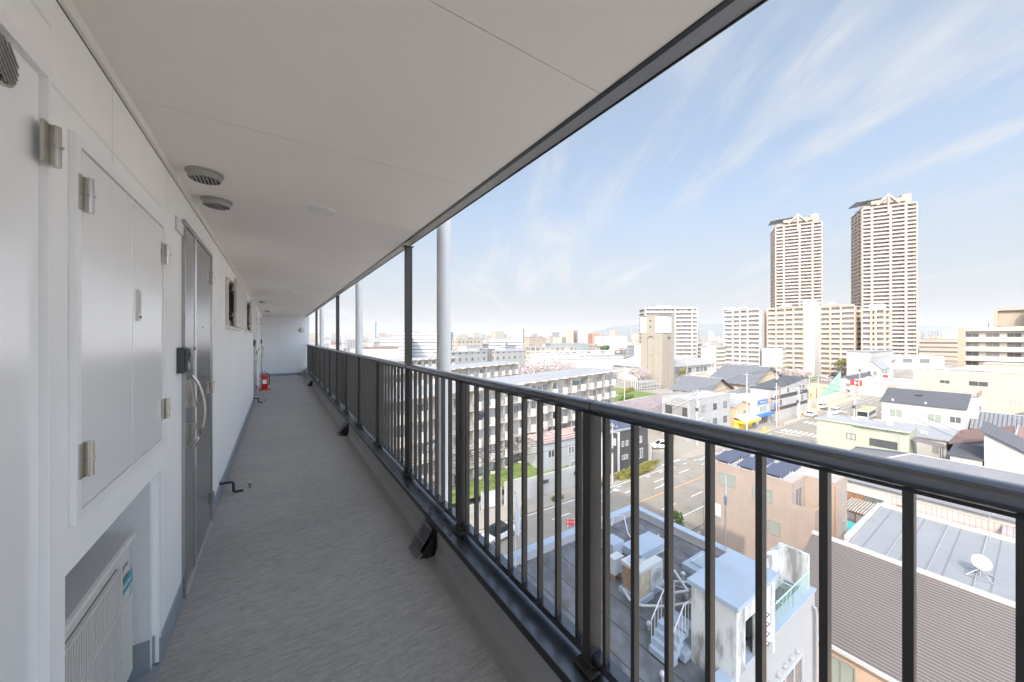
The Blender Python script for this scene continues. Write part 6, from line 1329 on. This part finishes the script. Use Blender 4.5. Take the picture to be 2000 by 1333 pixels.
ws2 = thing('board_sign', 'white board with a red oval on the fence of the blue banded house', 'sign', 221, 39.0, .13); M().tube([(0, 0, 0), (0, 0, 6)], .06, 8).put('post', c_pole, ws2); M().box(-.05, .05, -2.2, 2.2, 4.6, 7.2).put('sign_board', c_wht, ws2); M().tube([(-.07, 0, 5.9), (-.055, 0, 5.9)], .9, 20).put('red_oval', m_redp, ws2)
nf = thing('net_fence', 'tall pale green net fence beside the white solar house', 'fence', 152, 43.2, 0); m = M(); m.xprism([(0, 0), (.06, 0), (.06, 3.2), (0, 3.2)], 0, .1); m.quad([(0, 0, 0), (38, 3, 0), (38, 3, 9.5), (0, 0, 2.4)]); m.quad([(0, .05, 2.4), (38, 3.05, 9.5), (38, 3.05, 0), (0, .05, 0)]); m.put('net', c_net, nf); M().tube([(0, -.05, 0), (0, -.05, 6)], .09, 6).put('post', c_leafd, nf)
nf2 = thing('net_fence', 'pale green net fence behind the striped house', 'fence', 158, 60, 0); m = M(); m.quad([(0, 0, 0), (0, 16, 0), (0, 16, 5.5), (0, 0, 5.5)]); m.quad([(.05, 0, 5.5), (.05, 16, 5.5), (.05, 16, 0), (.05, 0, 0)]); m.put('net', c_net, nf2)
fwall = thing('field_wall', 'pale cream wall along the sandy strip', 'wall', 141, 43.0, 0); M().box(0, 44, 0, .25, -.2, 2.6).put('wall_panel', c_cream, fwall)
rb = thing('road_barrier', 'red and white work barrier standing in the road below the felt roof', 'barrier', 29.0, 32.0, .006, R(-35)); m = M(); m.box(0, 3.0, 0, .06, .45, .75); m.box(0, 3, 0, .06, .95, 1.1); m.put('barrier_board', m_redp, rb); [M().tube([(x, .03, 0), (x, .03, 1.25)], .04, 6).put('post', c_wht, rb) for x in (.2, 1.0, 1.9, 2.8)]
for i, (x, y) in enumerate(((38.2, 38.4), (39.2, 38.5))):
    o = thing('bollard', ('left of two short white bollards on the far pavement', 'right of two short white bollards on the far pavement')[i], 'bollard', x, y, .13, 0, 'white bollards'); M().lathe([(.17, 0), (.17, .7), (.12, .78)], 14).put('bollard_body', c_wht, o)
bm2 = thing('bicycle_row', 'bicycle parked at the blue canopied shop', 'bicycle', 100.5, 40.8, .13)
def bike(o):
    m = M()
    for x in (0, 1.05):
        pts = [(x + .33 * math.cos(2 * math.pi * i / 16), 0, .33 + .33 * math.sin(2 * math.pi * i / 16)) for i in range(17)]; w_ = M().tube(pts, .022, 5).put('wheel', m_tyre, o)
    m.tube([(0, 0, .33), (.35, 0, .33), (.85, 0, .75), (.3, 0, .72), (.35, 0, .33)], .02, 5); m.tube([(1.05, 0, .33), (.88, 0, .95)], .02, 5); m.tube([(0, 0, .33), (.3, 0, .72), (.27, 0, .88)], .018, 5); m.put('frame', c_blue, o); k = M(); k.box(.15, .4, -.06, .06, .88, .94); k.put('saddle', m_tyre, o); k = M(); k.tube([(.8, -.28, 1.0), (.88, 0, .96), (.8, .28, 1.0)], .016, 5); k.put('handlebar', c_steel, o)
bike(bm2)
# laundry on the nearest block
for i, (k_, f_, c_, lab) in enumerate(((9, 3, (.12, .18, .42), 'row of blue shirts hanging'), (12, 2, (.62, .55, .12), 'yellow and white washing hanging'), (14, 4, (.10, .16, .17), 'dark washing hanging'), (6, 3, (.07, .08, .12), 'navy trousers hanging'), (3, 2, (.55, .55, .56), 'white sheets hanging'))):
    x = k_ * 3.16 + 2.3; a = R(11.8); X, Y = 6.2 + x * math.cos(a) - .5 * math.sin(a), 43.8 + x * math.sin(a) + .5 * math.cos(a)
    o = thing('laundry', lab + ' on a balcony of the nearest walk-up block', 'laundry', X, Y, .9 + f_ * 2.82, a); m = M()
    for q in range(4): xx = -.9 + q * .48; m.box(xx, xx + .36, -.02, .02, 1.05 + .1 * (q % 2), 1.85); m.box(xx - .06, xx + .42, -.018, .018, 1.6, 1.84)
    m.put('cloth', mk('cloth_%d' % i, c_, .9, var=.2, sc=4), o); M().tube([(-1.1, 0, 1.9), (1.2, 0, 1.9)], .02, 5).put('drying_pole', c_steel, o)
for lab, X, Y, Z, hh_ in (('television aerial on the red brown roof', 104, 3, 7.2, 2.4), ('television aerial on the roof of the low white house behind the green house', 103, 15, 5.3, 2.2), ('television aerial above the stepped grey tiles', 124, 5, 7.1, 2.2), ('television aerial on the orange brick shop', 99.2, 49, 6.8, 2.0), ('television aerial on the grey hipped roof', 70, 3.5, 7.5, 2.6), ('television aerial on the white solar house roof', 205, 45.5, 7.2, 2.6), ('television aerial on the white annex', 111, 50, 6.4, 2.4), ('television aerial on the railed roof terrace', 128, 17, 10.4, 2.6)): aerial(lab, X, Y, Z, hh_)
def outdoor_unit(lab, X, Y, Z):
    o = thing('outdoor_unit', lab, 'air conditioner', X, Y, Z, 0, 'small outdoor units on the houses'); M().box(0, .3, 0, .8, .06, .62).put('casing', c_wht, o, .02); m = M(); m.tube([(-.012, .32, .34), (-.002, .32, .34)], .22, 18); m.put('fan', c_conc, o); M().box(.03, .27, .08, .16, 0, .059).put('foot', c_frd, o); M().box(.03, .27, .64, .72, 0, .059).put('foot', c_frd, o)
for lab, X, Y, Z in (('white outdoor unit on the green house roof', 87, 14.5, 7.96), ('white outdoor unit on the white flat roof of the grey concrete house', 79, 46.4, 8.9), ('outdoor unit on the roof of the low white house behind the green house', 98, 12, 5.4), ('second outdoor unit on the green house roof', 87.5, 19, 7.96), ('outdoor unit on the yellow building roof', 143.5, 14, 14.2), ('second outdoor unit on the yellow building roof', 143.5, 16.4, 14.2), ('outdoor unit on the workshop roof', 40.5, 47, 6.2)): outdoor_unit(lab, X, Y, Z)
# ================================================================ trees and shrubs
def leafcloud(n, rx, ry, rz, ls, seed, hollow=.35, lobes=7):
    r = random.Random(seed); m = M(); L_ = []
    for _ in range(lobes): a = r.uniform(0, 6.28); L_.append((math.cos(a) * rx * r.uniform(.2, .75), math.sin(a) * ry * r.uniform(.2, .75), rz * r.uniform(-.6, .75), r.uniform(.35, .6)))
    for _ in range(n):
        lx, ly, lz, lr = r.choice(L_); v = Vector((r.gauss(0, 1), r.gauss(0, 1), r.gauss(0, 1))).normalized() * (hollow + (1 - hollow) * r.random() ** .5) * lr
        c = Vector((lx + v.x * rx, ly + v.y * ry, lz + v.z * rz)); u = Vector((r.gauss(0, 1), r.gauss(0, 1), r.gauss(0, 1))).normalized(); w_ = u.cross(Vector((r.gauss(0, 1), r.gauss(0, 1), r.gauss(0, 1)))).normalized(); s = ls * r.uniform(.6, 1.4)
        m.quad([c - u * s, c - w_ * s * .6, c + u * s, c + w_ * s * .6])
    return m
def branches(h, spread, seed, n=5, r=.16):
    rr = random.Random(seed); m = M(); tips = []
    m.tube([(0, 0, -.1), (rr.uniform(-.1, .1), 0, h * .22), (rr.uniform(-.2, .2), rr.uniform(-.2, .2), h * .42)], r, 8, r1=r * .7); top = m.v[-1]; c0_ = Vector((0, 0, h * .4))
    for i in range(n):
        a = i * 2 * math.pi / n + rr.uniform(-.3, .3); e_ = c0_ + Vector((math.cos(a) * spread * .5, math.sin(a) * spread * .5, h * rr.uniform(.2, .32))); m.tube([c0_ - Vector((0, 0, h * .05)), (c0_ + e_) / 2 + Vector((0, 0, .2)), e_], r * .5, 6, r1=r * .3)
        for j in range(4):
            b_ = a + rr.uniform(-.9, .9); f_ = e_ + Vector((math.cos(b_) * spread * rr.uniform(.2, .5), math.sin(b_) * spread * rr.uniform(.2, .5), h * rr.uniform(.1, .3))); m.tube([e_, (e_ + f_) / 2 + Vector((0, 0, .15)), f_], r * .24, 5, r1=r * .1); tips.append(f_); tips.append((e_ + f_) / 2)
    return m, tips
def tree(name, label, X, Y, Z, h, sp, leaf, seed, n=900, ls=.22, group=None, cat='tree'):
    o = thing(name, label, cat, X, Y, Z, 0, group); m, _ = branches(h * .8, sp * .7, seed, r=.05 + h * .02); m.put('trunk', c_bark, o); leafcloud(n, sp, sp, h * .36, ls, seed).put('crown', leaf, o, 0, (0, 0, h * .64)); return o
def cherry(label, X, Y, Z, h, sp, seed, n=420, ls=.09):
    o = thing('cherry_tree', label, 'tree', X, Y, Z, 0, 'cherry trees in pale blossom'); m, tips = branches(h, sp, seed, 6, .05 + h * .016); m.put('trunk', c_bark, o); r = random.Random(seed); k = M()
    for _ in range(n):
        t_ = r.choice(tips); c = t_ + Vector((r.gauss(0, .32 * sp / 2.2), r.gauss(0, .32 * sp / 2.2), r.gauss(0, .28 * sp / 2.2))); u = Vector((r.gauss(0, 1), r.gauss(0, 1), r.gauss(0, 1))).normalized(); w_ = u.cross(Vector((0.3, 1, .2))).normalized(); s = ls * r.uniform(.6, 1.3); k.quad([c - u * s, c - w_ * s, c + u * s, c + w_ * s])
    k.put('crown', c_bloss, o); return o
for a_ in (('leftmost thin blossoming cherry on the grass bank', 19.5, 45.0, 1.1, 6.0, 2.2, 3), ('blossoming cherry on the grass bank behind the gate', 26, 45.8, 1.3, 6.0, 2.2, 4), ('blossoming cherry on the grass bank, third from the gate', 33, 47.0, 1.5, 5.6, 2.1, 5), ('blossoming cherry on the bank nearest the metal workshop', 39, 48.2, 1.7, 5.6, 2.0, 6)): cherry(*a_)
for a_ in (('rounded pink cherry in front of the white gymnasium', 139, 104, 0, 9, 4.5, 11, 1600, .2), ('pale pink cherry by the playing field net', 214, 71, 0, 7, 4.2, 12, 1500, .2), ('pink cherry right of the first field cherry', 222, 69, 0, 6.5, 4.0, 13, 1500, .2), ('pink cherry clump behind the roof of the nearest walk-up block', 98, 118, 0, 12, 7, 14, 1800, .28), ('second pink clump behind the nearest walk-up roof', 84, 116, 0, 12, 7, 15, 1800, .28), ('third pink clump behind the nearest walk-up roof', 110, 124, 0, 12, 6.5, 16, 1800, .28), ('pale pink trees before the cream classroom block', 150, 155, 0, 10, 7, 17, 1500, .3), ('small pink cherry left of the tall white gable', 205, 52, 0, 5, 3.0, 18, 900, .18)): cherry(*a_)
for a_ in (('tree', 'bright yellow green round tree at the foot of the taller tower', 244, 28.5, 0, 9.5, 4.6, c_leafy, 21, 1800, .3), ('tree', 'olive tree in front of the apricot apartment wing, right side', 262, 62, 0, 11, 4.2, c_leafo, 22, 1500, .3), ('tree', 'olive tree at the left foot of the apricot apartment wing', 268, 80, 0, 9, 4, c_leafo, 23, 1500, .3), ('tree', 'brown olive tree left of the beige apartments', 236, 10, 0, 17, 7, c_leafo, 24, 2600, .4), ('conifer', 'dark tall conifer left of the beige apartments', 250, 13.5, 0, 23, 4.6, c_leafd, 25, 2600, .4), ('conifer', 'second dark conifer nearer the beige apartments', 244, 6.5, 0, 23, 5, c_leafd, 26, 2600, .4), ('tree', 'dark green tree on the left skyline beside the long white school', 282, 254, 0, 15, 8, c_leaf, 27, 2200, .5), ('tree', 'olive green tree right of the arched dark hall', 268, 268, 0, 15, 9, c_leafo, 28, 2200, .5), ('tree', 'bare olive tree right of the water tower', 176, 103, 0, 9, 4, c_leafo, 29, 700, .25), ('tree', 'bare brown tree beside the white gable of the field block', 228, 80, 0, 8, 4, c_leafo, 30, 350, .2), ('tree', 'small green tree behind the parked white car at the pink house', 37.6, 23.0, 0, 3.2, 1.0, c_leaf, 31, 900, .11), ('tree', 'small green tree in the yard of the grey concrete house', 72.5, 46.5, 0, 3.5, 1.3, c_leaf, 32, 700, .14)): tree(*a_)
def shrub(name, label, X, Y, Z, rx, ry, rz_, leaf, seed, n, ls, rot=0, cat='hedge'):
    o = thing(name, label, cat, X, Y, Z, rot); leafcloud(n, rx, ry, rz_, ls, seed, .5, 14).put('foliage', leaf, o, 0, (0, 0, rz_ * .7)); M().box(-rx * .75, rx * .75, -ry * .5, ry * .5, 0, rz_ * .9).put('twigs', leaf, o, .12); return o
shrub('hedge', 'yellow flecked green hedge at the kerb below the charcoal house', 50.3, 38.0, .13, 6.0, .8, .8, c_leafo, 41, 6500, .13); shrub('hedge', 'small round kerb shrub near the red barrier', 33.0, 38.2, .13, 1.2, .6, .35, c_leaf, 42, 500, .10); shrub('hedge', 'small shrub right of the two bollards', 42.0, 38.3, .13, 1.0, .6, .35, c_leaf, 43, 400, .1); shrub('bushes', 'dark green bushes along the gravel yard left of the yellow building', 186, 27, 0, 12, 3.5, 2.2, c_leaf, 44, 2500, .3, 0, 'bush'); shrub('bushes', 'scrubby bushes along the playing field net', 168, 52, 0, 10, 3, 1.6, c_leafo, 45, 1600, .25, R(10), 'bush'); shrub('hedge', 'clipped hedge beside the white gymnasium', 122, 97, .4, 9, 1.2, .9, c_leafo, 46, 1500, .2, R(20)); shrub('hedge', 'lower hedge left of the water tower shed', 108, 86, .4, 8, 1.2, .9, c_leaf, 47, 1500, .2, R(20))
# ================================================================ air
hz = bpy.data.materials.new('haze'); hz.use_nodes = True; t = hz.node_tree; t.nodes.clear(); o_ = t.nodes.new('ShaderNodeOutputMaterial'); v_ = t.nodes.new('ShaderNodeVolumePrincipled'); v_.inputs['Color'].default_value = (.60, .61, .625, 1); v_.inputs['Density'].default_value = .00012; v_.inputs['Anisotropy'].default_value = .0; t.links.new(v_.outputs[0], o_.inputs['Volume'])
HAZE = M(); HAZE.box(-13500, 13500, -13500, 13500, -6.5, 420); HZ = setp(HAZE.put('haze', hz, None, 0, (0, 0, 0), (0, 0, TH)), kind='stuff');
